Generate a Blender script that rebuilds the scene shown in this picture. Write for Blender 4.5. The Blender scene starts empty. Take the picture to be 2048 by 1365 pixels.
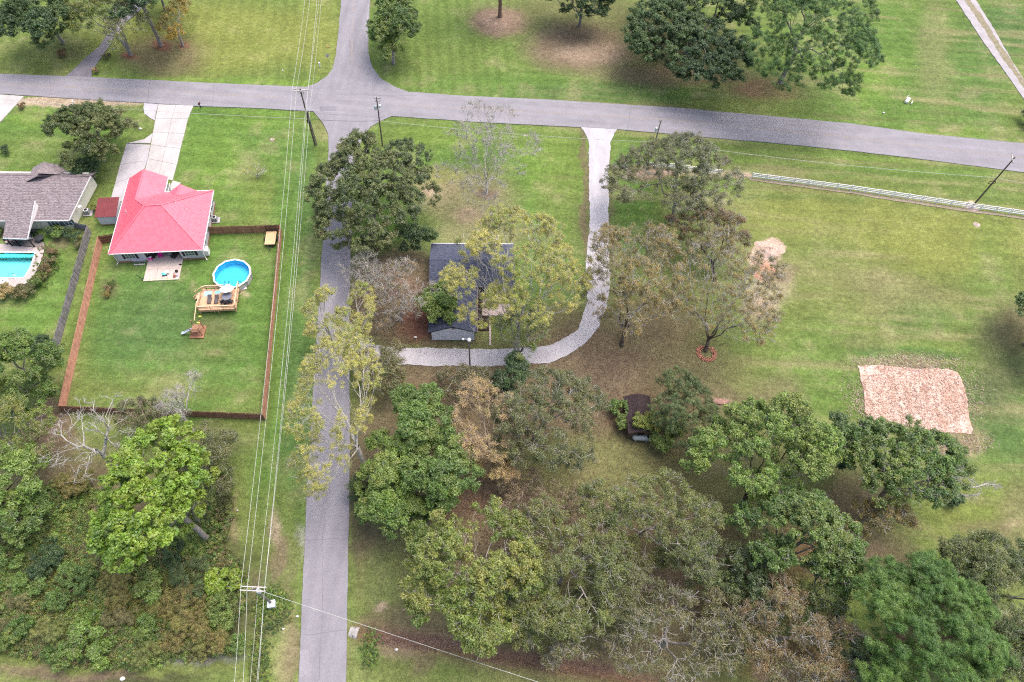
import bpy, bmesh, math, random
import numpy as np
from mathutils import Vector, Matrix
rnd = random.Random(7)
rng = np.random.default_rng(11)
PI = math.pi
S = bpy.context.scene

# ------------------------------------------------------------------ camera (drone, 95 m up, looking 58 degrees down)
CAM_H = 95.0
FPX, CX, CY = 1365.0, 1024.0, 682.5
_D = np.array([955 - CX, 1540 - CY, FPX]); _D /= np.linalg.norm(_D)
_z = np.array([0, 0, 1.0]); _N = _z - (_z @ _D) * _D; _N /= np.linalg.norm(_N)
_U = -_D; _E = np.cross(_N, _U)
RW = np.stack([_E, _N, _U])
cam_d = bpy.data.cameras.new('camera'); cam = bpy.data.objects.new('camera', cam_d)
S.collection.objects.link(cam); S.camera = cam
cam_d.sensor_width = 36.0; cam_d.lens = 36.0 * FPX / 2048.0
cam_d.clip_start = 0.5; cam_d.clip_end = 6000
_m = Matrix([[RW[i][0], -RW[i][1], -RW[i][2]] for i in range(3)]).to_4x4()
_m.translation = Vector((0, 0, CAM_H)); cam.matrix_world = _m

# ------------------------------------------------------------------ sky, sun, exposure
SUN_EL, SUN_AZ = 68.0, 48.0      # azimuth clockwise from +Y
W = bpy.data.worlds.new('World'); S.world = W; W.use_nodes = True
nt = W.node_tree; bg = nt.nodes['Background']
sky = nt.nodes.new('ShaderNodeTexSky'); sky.sky_type = 'NISHITA'; sky.sun_disc = False
sky.sun_elevation = math.radians(SUN_EL); sky.sun_rotation = math.radians(SUN_AZ)
sky.air_density = 1.0; sky.dust_density = 6.0; sky.ozone_density = 1.0
nt.links.new(sky.outputs[0], bg.inputs[0]); bg.inputs[1].default_value = 0.15
sl = bpy.data.lights.new('sun', 'SUN'); sun = bpy.data.objects.new('sun', sl); S.collection.objects.link(sun)
sl.energy = 0.85; sl.angle = math.radians(48); sl.color = (1.0, 0.955, 0.90)
_a = math.radians(SUN_AZ); _e = math.radians(SUN_EL)
_dir = Vector((math.sin(_a) * math.cos(_e), math.cos(_a) * math.cos(_e), math.sin(_e)))
sun.rotation_euler = _dir.to_track_quat('Z', 'Y').to_euler()
S.view_settings.view_transform = 'Standard'; S.view_settings.look = 'None'
S.view_settings.exposure = 1.0; S.view_settings.gamma = 1.0; S.view_settings.use_curve_mapping = False
S.render.engine = 'CYCLES'
S.cycles.max_bounces = 8; S.cycles.diffuse_bounces = 5; S.cycles.glossy_bounces = 2
S.cycles.transmission_bounces = 5; S.cycles.transparent_max_bounces = 6
S.cycles.use_denoising = False; S.cycles.filter_width = 1.15

# ------------------------------------------------------------------ helpers
def P(px, py, h=0.0):
    """point of the place at height h seen at (px, py) in the survey photograph"""
    d = RW @ np.array([px - CX, py - CY, FPX]); t = (h - CAM_H) / d[2]; p = d * t
    return Vector((float(p[0]), float(p[1]), h))
def mpp(px, py, h=0.0):
    d = RW @ np.array([px - CX, py - CY, FPX]); t = (h - CAM_H) / d[2]
    return float(t)
def GP(pts, h=0.0): return [P(x, y, h) for x, y in pts]

MATS = {}
def mat(name, col, rough=0.8, var=0.15, scale=3.0, bump=0.0, bscale=20.0, metal=0.0, col2=None, spec=0.3, attr=False):
    if name in MATS: return MATS[name]
    m = bpy.data.materials.new(name); m.use_nodes = True; n = m.node_tree; b = n.nodes['Principled BSDF']
    b.inputs['Roughness'].default_value = rough; b.inputs['Metallic'].default_value = metal
    b.inputs['Specular IOR Level'].default_value = spec
    tc = n.nodes.new('ShaderNodeTexCoord')
    nz = n.nodes.new('ShaderNodeTexNoise'); nz.inputs['Scale'].default_value = scale; nz.inputs['Detail'].default_value = 6
    n.links.new(tc.outputs['Object'], nz.inputs['Vector'])
    rp = n.nodes.new('ShaderNodeValToRGB'); rp.color_ramp.elements[0].position = 0.3; rp.color_ramp.elements[1].position = 0.7
    c2 = col2 or tuple(min(1, c * (1 + var)) for c in col); c1 = tuple(c * (1 - var) for c in col) if not col2 else col
    rp.color_ramp.elements[0].color = (*c1, 1); rp.color_ramp.elements[1].color = (*c2, 1)
    n.links.new(nz.outputs['Fac'], rp.inputs[0]); n.links.new(rp.outputs[0], b.inputs['Base Color'])
    if bump:
        n2 = n.nodes.new('ShaderNodeTexNoise'); n2.inputs['Scale'].default_value = bscale; n2.inputs['Detail'].default_value = 4
        n.links.new(tc.outputs['Object'], n2.inputs['Vector'])
        bp = n.nodes.new('ShaderNodeBump'); bp.inputs['Strength'].default_value = bump; bp.inputs['Distance'].default_value = 0.05
        n.links.new(n2.outputs['Fac'], bp.inputs['Height']); n.links.new(bp.outputs[0], b.inputs['Normal'])
    MATS[name] = m; return m

class MB:
    def __init__(s): s.v = []; s.f = []
    def add(s, vs, fs):
        o = len(s.v); s.v += [tuple(v) for v in vs]; s.f += [tuple(i + o for i in f) for f in fs]; return s
    def box(s, x0, x1, y0, y1, z0, z1):
        return s.add([(x0,y0,z0),(x1,y0,z0),(x1,y1,z0),(x0,y1,z0),(x0,y0,z1),(x1,y0,z1),(x1,y1,z1),(x0,y1,z1)],
                     [(3,2,1,0),(4,5,6,7),(0,1,5,4),(1,2,6,5),(2,3,7,6),(3,0,4,7)])
    def bar(s, a, b, w, h, up=(0,0,1)):
        a = Vector(a); b = Vector(b); d = (b - a).normalized(); u = Vector(up)
        if abs(d.dot(u)) > .98: u = Vector((0, 1, 0))
        x = d.cross(u).normalized() * w / 2; y = x.cross(d).normalized() * h / 2
        return s.add([a-x-y, a+x-y, a+x+y, a-x+y, b-x-y, b+x-y, b+x+y, b-x+y],
                     [(3,2,1,0),(4,5,6,7),(0,1,5,4),(1,2,6,5),(2,3,7,6),(3,0,4,7)])
    def tube(s, a, b, r0, r1=None, n=8, cap=True):
        r1 = r0 if r1 is None else r1
        a = Vector(a); b = Vector(b); d = (b - a).normalized(); u = Vector((0,0,1)) if abs(d.z) < .9 else Vector((1,0,0))
        x = d.cross(u).normalized(); y = d.cross(x)
        vs = [a + (x*math.cos(2*PI*i/n) + y*math.sin(2*PI*i/n))*r0 for i in range(n)] + [b + (x*math.cos(2*PI*i/n) + y*math.sin(2*PI*i/n))*r1 for i in range(n)]
        fs = [(i, (i+1) % n, n+(i+1) % n, n+i) for i in range(n)]
        if cap: fs += [tuple(range(n))[::-1], tuple(range(n, 2*n))]
        return s.add(vs, fs)
    def path(s, pts, r, n=6):
        for a, b in zip(pts[:-1], pts[1:]): s.tube(a, b, r, r, n, False)
        return s
    def lathe(s, prof, c=(0,0,0), n=16, sx=1, sy=1):
        vs = [(c[0]+r*sx*math.cos(2*PI*i/n), c[1]+r*sy*math.sin(2*PI*i/n), c[2]+z) for r, z in prof for i in range(n)]
        fs = [(k*n+i, k*n+(i+1) % n, (k+1)*n+(i+1) % n, (k+1)*n+i) for k in range(len(prof)-1) for i in range(n)]
        fs += [tuple(range(n))[::-1], tuple(range((len(prof)-1)*n, len(prof)*n))]
        return s.add(vs, fs)
    def prism(s, poly, z0, z1):
        n = len(poly); vs = [(p[0],p[1],z0) for p in poly] + [(p[0],p[1],z1) for p in poly]
        return s.add(vs, [tuple(range(n))[::-1], tuple(range(n, 2*n))] + [(i,(i+1) % n,n+(i+1) % n,n+i) for i in range(n)])
    def slab(s, poly, t):
        """3-D planar polygon thickened downwards by t"""
        n = len(poly); vs = [tuple(p) for p in poly] + [(p[0],p[1],p[2]-t) for p in poly]
        return s.add(vs, [tuple(range(n)), tuple(range(n,2*n))[::-1]] + [(i,n+i,n+(i+1) % n,(i+1) % n) for i in range(n)])
    def face(s, poly): return s.add(poly, [tuple(range(len(poly)))])
    def build(s, name, m, parent=None, world=False, smooth=False, kind=None, label=None):
        vs = s.v
        if world and parent is not None:
            c, sn = math.cos(-parent.rotation_euler.z), math.sin(-parent.rotation_euler.z); l = parent.location
            pp = parent.parent
            vs = []
            for v in s.v:
                x, y, z = v[0]-l[0], v[1]-l[1], v[2]-l[2]; vs.append((x*c - y*sn, x*sn + y*c, z))
        me = bpy.data.meshes.new(name); me.from_pydata([tuple(v) for v in vs], [], s.f); me.materials.append(m)
        bm = bmesh.new(); bm.from_mesh(me); bmesh.ops.recalc_face_normals(bm, faces=bm.faces); bm.to_mesh(me); bm.free()
        if smooth: me.polygons.foreach_set('use_smooth', [True]*len(me.polygons))
        o = bpy.data.objects.new(name, me); S.collection.objects.link(o)
        if parent: o.parent = parent
        if kind: o['kind'] = kind
        if label: o['label'] = label
        return o

def tag(o, label, cat, group=None, kind=None):
    if label: o['label'] = label
    if cat: o['category'] = cat
    if group: o['group'] = group
    if kind: o['kind'] = kind
    return o
def thing(name, label, cat, loc=(0,0,0), rz=0.0, group=None):
    o = bpy.data.objects.new(name, None); S.collection.objects.link(o); o.location = loc; o.rotation_euler = (0,0,rz)
    o.empty_display_size = .3
    return tag(o, label, cat, group)
def part_copy(o, parent, loc, rz=0.0):
    c = o.copy(); S.collection.objects.link(c); c.parent = parent; c.location = loc; c.rotation_euler = (0,0,rz); return c

def vnoise(x, y, seed=0):
    """smooth value noise on arrays, 0..1"""
    xi = np.floor(x).astype(np.int64); yi = np.floor(y).astype(np.int64); fx = x - xi; fy = y - yi
    fx = fx*fx*(3-2*fx); fy = fy*fy*(3-2*fy)
    def h(a, b):
        n = (a*374761393 + b*668265263 + seed*1442695041) & 0x7fffffff
        n = ((n ^ (n >> 13)) * 1274126177) & 0x7fffffff
        return ((n ^ (n >> 16)) & 0xffff) / 65535.0
    return (h(xi,yi)*(1-fx)+h(xi+1,yi)*fx)*(1-fy) + (h(xi,yi+1)*(1-fx)+h(xi+1,yi+1)*fx)*fy
def fbm(x, y, seed=0, o=4):
    r = 0; a = .5; t = 0
    for k in range(o): r = r + a*vnoise(x*2**k, y*2**k, seed+k*17); t += a; a *= .55
    return r / t
def sstep(a, b, x):
    t = np.clip((x-a)/(b-a), 0, 1); return t*t*(3-2*t)
# ------------------------------------------------------------------ the ground, coloured by what covers it, with tree shade painted in
CLS = dict(
    green=(.090,.162,.036), deep=(.070,.128,.040), bright=(.130,.205,.040), olive=(.128,.158,.047), yellowg=(.175,.195,.052),
    dry=(.245,.205,.120), litter=(.138,.108,.068), litter2=(.170,.118,.090), red=(.175,.072,.055), pink=(.35,.235,.19),
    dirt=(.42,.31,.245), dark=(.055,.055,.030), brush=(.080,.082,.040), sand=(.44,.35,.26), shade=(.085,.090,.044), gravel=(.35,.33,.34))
# px, py, rx, ry (photo pixels), class, strength, softness
BL = [
 (1024,60,900,240,'green',.35,.9),(430,70,260,75,'yellowg',.75,.4),(640,60,60,90,'yellowg',.5,.5),(60,120,150,40,'olive',.7,.4),
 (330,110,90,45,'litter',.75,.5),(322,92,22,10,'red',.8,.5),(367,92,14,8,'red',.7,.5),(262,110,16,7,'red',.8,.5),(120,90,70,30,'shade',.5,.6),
 (300,160,300,10,'bright',.6,.4),(560,166,120,9,'bright',.7,.4),(1024,170,200,30,'green',.7,.6),(1250,185,250,22,'deep',.6,.5),
 (1000,45,62,34,'litter2',.9,.35),(1000,40,38,22,'pink',.45,.6),(1150,95,105,48,'litter2',.85,.4),(1190,108,70,22,'dirt',.55,.6),(1300,100,190,60,'litter',.6,.6),(1150,30,200,50,'litter',.5,.6),
 (1350,150,170,22,'litter2',.55,.5),(1545,180,75,24,'red',.85,.4),(1560,175,140,35,'litter',.6,.6),(1480,215,200,22,'olive',.8,.5),
 (1800,130,250,150,'green',.75,.5),(1740,150,60,60,'bright',.55,.6),(1870,100,40,110,'dry',.35,.6),(1935,186,26,12,'dry',.6,.5),(1960,120,60,130,'deep',.4,.5),(2010,60,60,60,'deep',.8,.4),
 (1900,262,120,9,'bright',.6,.5),(1895,255,30,7,'dry',.5,.5),
 # left lawns
 (60,270,180,80,'green',.9,.3),(70,235,60,20,'bright',.6,.5),(70,300,120,40,'olive',.4,.5),(130,205,160,10,'dirt',.75,.3),(60,620,90,60,'bright',.85,.5),(60,560,110,110,'green',.8,.4),
 (120,485,22,16,'litter2',.6,.5),(250,430,60,60,'green',.7,.4),(170,470,30,200,'olive',.4,.5),
 (470,290,130,130,'green',.95,.35),(430,320,70,70,'bright',.55,.7),(520,240,80,25,'bright',.5,.6),(520,380,50,60,'yellowg',.35,.7),(500,330,30,30,'dry',.3,.7),
 # fenced yard
 (370,620,200,190,'green',1,.25),(330,690,160,110,'deep',.7,.5),(300,600,90,80,'deep',.55,.6),(440,540,90,60,'green',.8,.5),(350,745,150,40,'green',.6,.6),(300,770,140,30,'olive',.5,.6),
 (430,655,45,22,'litter',.4,.6),(430,700,30,8,'dry',.55,.6),(218,575,20,24,'litter',.5,.5),(430,690,60,40,'olive',.4,.6),(255,655,20,8,'dry',.2,.6),(325,785,170,14,'olive',.6,.5),(382,578,12,14,'dry',.4,.6),(490,583,14,7,'dirt',.5,.6),
 # power line corridor
 (600,420,40,170,'green',.9,.3),(610,600,30,330,'deep',.6,.4),(575,640,45,330,'green',.8,.3),(640,260,24,20,'dry',.5,.5),(632,262,20,16,'olive',.6,.5),
 (560,960,60,120,'green',.8,.35),(590,780,30,200,'deep',.6,.4),(560,1050,45,90,'olive',.7,.5),(475,1035,9,60,'pink',.8,.4),(545,1060,14,40,'dirt',.55,.5),(595,1085,9,35,'gravel',.4,.6),(553,1120,22,60,'litter2',.7,.5),(520,1130,30,80,'olive',.5,.5),
 (520,1200,18,60,'litter',.7,.5),(548,1215,30,60,'deep',.6,.5),(570,1310,26,80,'dry',.6,.5),(585,1250,14,150,'litter2',.4,.5),(540,1320,20,50,'bright',.5,.5),
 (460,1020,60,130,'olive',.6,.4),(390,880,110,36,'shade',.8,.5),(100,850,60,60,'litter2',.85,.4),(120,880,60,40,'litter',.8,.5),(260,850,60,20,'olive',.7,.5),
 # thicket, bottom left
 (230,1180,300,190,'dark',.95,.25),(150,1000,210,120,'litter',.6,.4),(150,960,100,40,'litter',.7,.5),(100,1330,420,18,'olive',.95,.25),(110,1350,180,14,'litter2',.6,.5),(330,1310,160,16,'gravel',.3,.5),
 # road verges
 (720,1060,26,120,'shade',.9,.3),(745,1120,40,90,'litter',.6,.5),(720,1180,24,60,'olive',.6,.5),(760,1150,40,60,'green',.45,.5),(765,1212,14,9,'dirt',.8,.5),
 (800,1330,140,50,'olive',.8,.4),(780,1300,60,30,'pink',.45,.5),(740,1310,24,40,'green',.8,.5),(960,1345,110,26,'bright',.6,.5),(840,1330,24,26,'litter',.7,.5),
 # front lawn of the white house
 (960,420,260,140,'green',.9,.3),(1100,330,110,70,'bright',.5,.6),(880,270,110,24,'bright',.55,.5),(930,395,110,60,'dry',.7,.5),(870,370,50,40,'dry',.6,.5),(960,470,120,30,'dry',.55,.5),(1120,420,50,90,'olive',.5,.5),(890,350,40,20,'yellowg',.6,.5),(940,430,30,20,'pink',.4,.5),(860,380,18,12,'dirt',.45,.5),(972,385,26,12,'litter2',.8,.5),
 (1260,400,50,130,'green',.9,.35),(1200,480,50,100,'litter',.35,.6),(1172,400,9,180,'litter',.8,.4),(1224,380,6,120,'litter',.6,.4),(1090,560,100,70,'green',.7,.5),(1120,640,60,40,'litter',.6,.5),
 # leaf litter south and east of the house
 (800,620,130,70,'litter',.95,.3),(800,545,100,60,'litter2',.8,.4),(850,640,60,46,'red',.75,.5),(760,570,60,50,'litter2',.7,.5),(905,690,70,12,'litter2',.6,.5),(860,750,160,26,'litter',.9,.4),
 (900,900,240,180,'litter',.9,.3),(1100,880,260,220,'litter',.85,.3),(1250,760,230,130,'litter',.9,.35),(1200,700,90,40,'litter2',.55,.5),(1250,755,90,40,'litter2',.7,.5),(1390,770,120,80,'olive',.6,.5),(1400,800,100,30,'litter',.6,.5),(1340,600,150,100,'olive',.75,.4),(1320,640,100,50,'litter',.7,.5),(1280,840,60,60,'red',.5,.5),(1290,865,50,20,'red',.7,.5),
 (1180,930,150,60,'olive',.65,.5),(1120,960,90,50,'litter2',.6,.5),(1170,955,40,16,'pink',.5,.5),(1300,960,120,40,'olive',.5,.5),(1050,1000,120,60,'litter2',.75,.5),(930,1020,60,40,'red',.35,.5),(1300,1010,200,60,'olive',.5,.5),
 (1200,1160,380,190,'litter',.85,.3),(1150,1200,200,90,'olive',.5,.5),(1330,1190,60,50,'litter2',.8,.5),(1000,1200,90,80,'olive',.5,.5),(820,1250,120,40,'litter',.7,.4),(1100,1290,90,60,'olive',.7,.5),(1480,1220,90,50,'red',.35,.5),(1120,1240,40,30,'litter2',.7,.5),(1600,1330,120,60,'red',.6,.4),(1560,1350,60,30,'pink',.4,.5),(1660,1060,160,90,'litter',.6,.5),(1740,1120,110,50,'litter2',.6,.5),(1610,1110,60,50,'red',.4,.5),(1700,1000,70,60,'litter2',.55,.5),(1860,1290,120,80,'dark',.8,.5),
 (1100,1000,420,380,'litter',.25,.4),(1190,930,160,70,'olive',.7,.5),(1000,1230,120,60,'olive',.5,.5),(1240,1230,60,60,'olive',.5,.6),(1350,900,260,200,'litter',.4,.5),(1250,700,200,90,'litter',.5,.5),
 # east field
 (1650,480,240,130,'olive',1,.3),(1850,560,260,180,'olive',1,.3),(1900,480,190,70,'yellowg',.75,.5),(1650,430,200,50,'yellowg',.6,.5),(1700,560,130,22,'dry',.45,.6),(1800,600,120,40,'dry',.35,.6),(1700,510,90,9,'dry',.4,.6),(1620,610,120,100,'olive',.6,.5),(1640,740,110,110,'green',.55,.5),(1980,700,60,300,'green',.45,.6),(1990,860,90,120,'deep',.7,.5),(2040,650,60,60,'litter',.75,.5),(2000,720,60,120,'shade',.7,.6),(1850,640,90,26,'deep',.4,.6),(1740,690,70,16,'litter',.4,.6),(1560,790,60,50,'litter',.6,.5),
 (1820,710,110,14,'deep',.85,.4),(1800,728,95,14,'dirt',.5,.5),(1830,742,120,150,'green',.35,.5),(1930,885,60,28,'dry',.7,.5),(1900,900,50,16,'pink',.35,.5),(1950,1000,120,90,'yellowg',.5,.6),(2030,1060,40,110,'litter2',.4,.6),(2026,1050,20,10,'dry',.6,.5),(1960,1060,60,20,'litter2',.4,.6),
 (1540,488,28,14,'dirt',1,.2),(1528,510,34,24,'dirt',.85,.3),(1532,535,20,24,'pink',.9,.4),(1545,570,45,45,'sand',.45,.5),(1520,610,44,30,'pink',.5,.5),(1565,545,40,20,'litter2',.5,.5),
 (1485,352,20,6,'dirt',.9,.3),(1300,345,60,16,'litter2',.8,.4),(1380,345,120,8,'dirt',.5,.4),(1946,414,14,7,'sand',.9,.3),(1445,803,26,6,'pink',.9,.4),
 (1760,1180,80,60,'olive',.5,.5),(92,830,22,60,'litter2',.8,.5),(30,1100,60,60,'brush',.6,.5),
 (1550,320,400,10,'bright',.4,.5),(1750,345,250,10,'green',.5,.5),(1700,395,300,7,'deep',.35,.5),
]
def frange(a, b, s): return np.arange(a, b, s)
ext = lambda v, sgn: [v + sgn*k for k in (1, 3, 8, 20, 50, 120, 300, 800, 2500)]
xs = np.array(ext(-128, -1)[::-1] + list(frange(-128, 128, .42)) + ext(128, 1))
ys = np.array(ext(0, -1)[::-1] + list(frange(0, 182, .42)) + ext(182, 1))
GX, GY = np.meshgrid(xs, ys)
# slightly warped coordinates so that patch outlines are ragged
WX = GX + 3.2*(fbm(GX*.16, GY*.16, 5)-.5) + 1.2*(fbm(GX*.9, GY*.9, 9)-.5)
WY = GY + 3.2*(fbm(GX*.16, GY*.16, 31)-.5) + 1.2*(fbm(GX*.9, GY*.9, 39)-.5)
col = np.empty(GX.shape + (3,)); col[:] = CLS['olive']
_n = fbm(GX*.07, GY*.07, 3)[..., None]
col = col*(1-_n*.6) + np.array(CLS['green'])*_n*.6
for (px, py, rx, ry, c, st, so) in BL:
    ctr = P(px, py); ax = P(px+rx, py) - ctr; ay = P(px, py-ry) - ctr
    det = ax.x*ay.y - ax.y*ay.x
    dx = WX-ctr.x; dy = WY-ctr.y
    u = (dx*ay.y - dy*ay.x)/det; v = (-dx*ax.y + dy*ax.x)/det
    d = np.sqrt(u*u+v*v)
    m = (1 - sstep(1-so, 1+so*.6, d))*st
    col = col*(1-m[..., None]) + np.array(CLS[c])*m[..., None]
# worn and lush patches inside every cover
n1 = fbm(GX*.22, GY*.22, 77); n2 = fbm(GX*.8, GY*.8, 78); n3 = fbm(GX*.05, GY*.05, 79); n4 = rng.random(GX.shape)
grn = sstep(0.0, .05, col[..., 1]-col[..., 0]+.0)
dryness = (sstep(.55, .8, n1)*.34 + sstep(.6, .85, n2)*.22)[..., None]*grn[..., None]
col = col*(1-dryness) + np.array(CLS['dry'])*dryness*.85
col *= (.78 + .44*n1)[..., None]*(.86+.28*n2)[..., None]*(.9+.2*n4)[..., None]
_sk = sstep(.52, .78, fbm(GX*.06+3, GY*.55, 61))[..., None]*grn[..., None]*np.clip((GX+5)/20, 0, 1)[..., None]*.5
col = col*(1-_sk) + np.array((.235,.205,.11))*_sk
# mowing stripes: the blades lie alternately, lawns only
sx = np.sin((GX*.985+GY*.17)*PI/.62*.5); st2 = np.sin((GY*.985-GX*.03)*PI/.7*.5)
msk_ns = (GY < 175)*(GY > 112)*(GX < -5) + (np.abs(GX+34+(GY-60)*.165) < 5)*(GY > 18)*(GY < 100)
col *= (1 + .085*sx*np.clip(msk_ns, 0, 1)*grn + .08*st2*(1-np.clip(msk_ns, 0, 1))*grn)[..., None]
# relief: ditches and gentle unevenness, never above the roads
def segdist(ax, ay, bx, by):
    vx, vy = bx-ax, by-ay; t = np.clip(((GX-ax)*vx+(GY-ay)*vy)/(vx*vx+vy*vy), 0, 1)
    return np.hypot(GX-ax-t*vx, GY-ay-t*vy)
gz = -.05 - .10*fbm(GX*.1, GY*.1, 55)
dd = [((724,1266),(900,1292)), ((900,1292),(1150,1335)), ((1150,1335),(1450,1390))]
ditch = np.minimum.reduce([segdist(*P(*a)[:2], *P(*b)[:2]) for a, b in dd])
gz -= .75*np.exp(-(ditch/.75)**2)
dm = np.exp(-(ditch/1.25)**2)[..., None]*.85*(.6+.5*fbm(GX*.5, GY*.5, 91))[..., None]
col = col*(1-dm) + np.array((.20,.115,.085))*dm
nd = [((200,163),(600,178)), ((830,196),(1340,222))]
for a, b, off in [((0,140),(600,158),.25), ((900,182),(1500,218),.25), ((1500,214),(2048,276),.3), ((420,232),(600,238),.2)]:
    q = segdist(*P(*a)[:2], *P(*b)[:2]); gz -= off*np.exp(-(q/1.2)**2)
_pp = [P(x, y) for x, y in ((-90,507),(70,508),(60,535),(48,555),(-120,555))]
_in = np.zeros(GX.shape, bool)
for i in range(len(_pp)):
    a, b = _pp[i], _pp[(i+1) % len(_pp)]
    _c = ((a.y > GY) != (b.y > GY)) & (GX < (b.x-a.x)*(GY-a.y)/(b.y-a.y+1e-9)+a.x); _in ^= _c
gz[_in] = -1.6
far = np.clip((np.maximum(np.abs(GX)-130, 0)+np.maximum(GY-184, 0)+np.maximum(-GY, 0))/60, 0, 1)
gz = gz*(1-far) - .1*far
ny_, nx_ = GX.shape
co = np.stack([GX, GY, gz], -1).reshape(-1, 3).astype(np.float32)
I = np.arange(ny_*nx_).reshape(ny_, nx_)
quads = np.stack([I[:-1,:-1], I[:-1,1:], I[1:,1:], I[1:,:-1]], -1).reshape(-1, 4)
def np_mesh(name, co, quads, cols=None, k=4, smooth=False):
    me = bpy.data.meshes.new(name); me.vertices.add(len(co)); me.vertices.foreach_set('co', np.ascontiguousarray(co, np.float32).ravel())
    me.loops.add(quads.size); me.loops.foreach_set('vertex_index', np.ascontiguousarray(quads, np.int32).ravel())
    me.polygons.add(len(quads)); me.polygons.foreach_set('loop_start', np.arange(0, quads.size, k, dtype=np.int32))
    me.polygons.foreach_set('loop_total', np.full(len(quads), k, np.int32))
    if smooth: me.polygons.foreach_set('use_smooth', np.ones(len(quads), bool))
    if cols is not None:
        a = me.color_attributes.new('Col', 'FLOAT_COLOR', 'POINT')
        c4 = np.ones((len(co), 4), np.float32); c4[:, :3] = cols; a.data.foreach_set('color', c4.ravel())
    me.update(calc_edges=True); return me

def ground_mat(name, fine=1.0, bump=.5):
    m = bpy.data.materials.new(name); m.use_nodes = True; n = m.node_tree; b = n.nodes['Principled BSDF']
    b.inputs['Roughness'].default_value = .95; b.inputs['Specular IOR Level'].default_value = .1
    at = n.nodes.new('ShaderNodeAttribute'); at.attribute_name = 'Col'
    tc = n.nodes.new('ShaderNodeTexCoord')
    def noise(sc, det=3, rough=.6, stretch=None):
        z = n.nodes.new('ShaderNodeTexNoise'); z.inputs['Scale'].default_value = sc; z.inputs['Detail'].default_value = det; z.inputs['Roughness'].default_value = rough
        if stretch:
            mp = n.nodes.new('ShaderNodeMapping'); mp.inputs['Scale'].default_value = stretch; n.links.new(tc.outputs['Object'], mp.inputs[0]); n.links.new(mp.outputs[0], z.inputs['Vector'])
        else: n.links.new(tc.outputs['Object'], z.inputs['Vector'])
        return z
    a = noise(5.5, 5, .75); c = noise(1.4, 4, .65); e = noise(2.6, 3, .6, (.25, 1.2, 1))
    mr = n.nodes.new('ShaderNodeMapRange'); mr.inputs[1].default_value = .25; mr.inputs[2].default_value = .75; mr.inputs[3].default_value = .45; mr.inputs[4].default_value = 1.62
    n.links.new(a.outputs['Fac'], mr.inputs[0])
    mr2 = n.nodes.new('ShaderNodeMapRange'); mr2.inputs[1].default_value = .3; mr2.inputs[2].default_value = .7; mr2.inputs[3].default_value = .82; mr2.inputs[4].default_value = 1.2
    n.links.new(c.outputs['Fac'], mr2.inputs[0])
    mr3 = n.nodes.new('ShaderNodeMapRange'); mr3.inputs[1].default_value = .3; mr3.inputs[2].default_value = .7; mr3.inputs[3].default_value = .88; mr3.inputs[4].default_value = 1.14
    n.links.new(e.outputs['Fac'], mr3.inputs[0])
    mul = n.nodes.new('ShaderNodeMath'); mul.operation = 'MULTIPLY'; n.links.new(mr.outputs[0], mul.inputs[0]); n.links.new(mr2.outputs[0], mul.inputs[1])
    mu2 = n.nodes.new('ShaderNodeMath'); mu2.operation = 'MULTIPLY'; n.links.new(mul.outputs[0], mu2.inputs[0]); n.links.new(mr3.outputs[0], mu2.inputs[1])
    vm = n.nodes.new('ShaderNodeVectorMath'); vm.operation = 'SCALE'; n.links.new(at.outputs['Color'], vm.inputs[0]); n.links.new(mu2.outputs[0], vm.inputs['Scale'])
    # straw-coloured flecks
    fl = noise(9, 2, .5); fr = n.nodes.new('ShaderNodeValToRGB'); fr.color_ramp.elements[0].position = .62; fr.color_ramp.elements[1].position = .74
    n.links.new(fl.outputs['Fac'], fr.inputs[0])
    fm = n.nodes.new('ShaderNodeMath'); fm.operation = 'MULTIPLY'; fm.inputs[1].default_value = .22*fine; n.links.new(fr.outputs[0], fm.inputs[0])
    mx = n.nodes.new('ShaderNodeMixRGB'); mx.inputs[2].default_value = (.27,.22,.12,1); n.links.new(fm.outputs[0], mx.inputs[0]); n.links.new(vm.outputs[0], mx.inputs[1])
    n.links.new(mx.outputs[0], b.inputs['Base Color'])
    bp = n.nodes.new('ShaderNodeBump'); bp.inputs['Strength'].default_value = bump; bp.inputs['Distance'].default_value = .12
    n.links.new(a.outputs['Fac'], bp.inputs['Height']); n.links.new(bp.outputs[0], b.inputs['Normal'])
    return m
ground = bpy.data.objects.new('ground', np_mesh('ground', co, quads, col.reshape(-1, 3), smooth=True))
S.collection.objects.link(ground); ground.data.materials.append(ground_mat('ground_cover')); ground['kind'] = 'structure'

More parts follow.
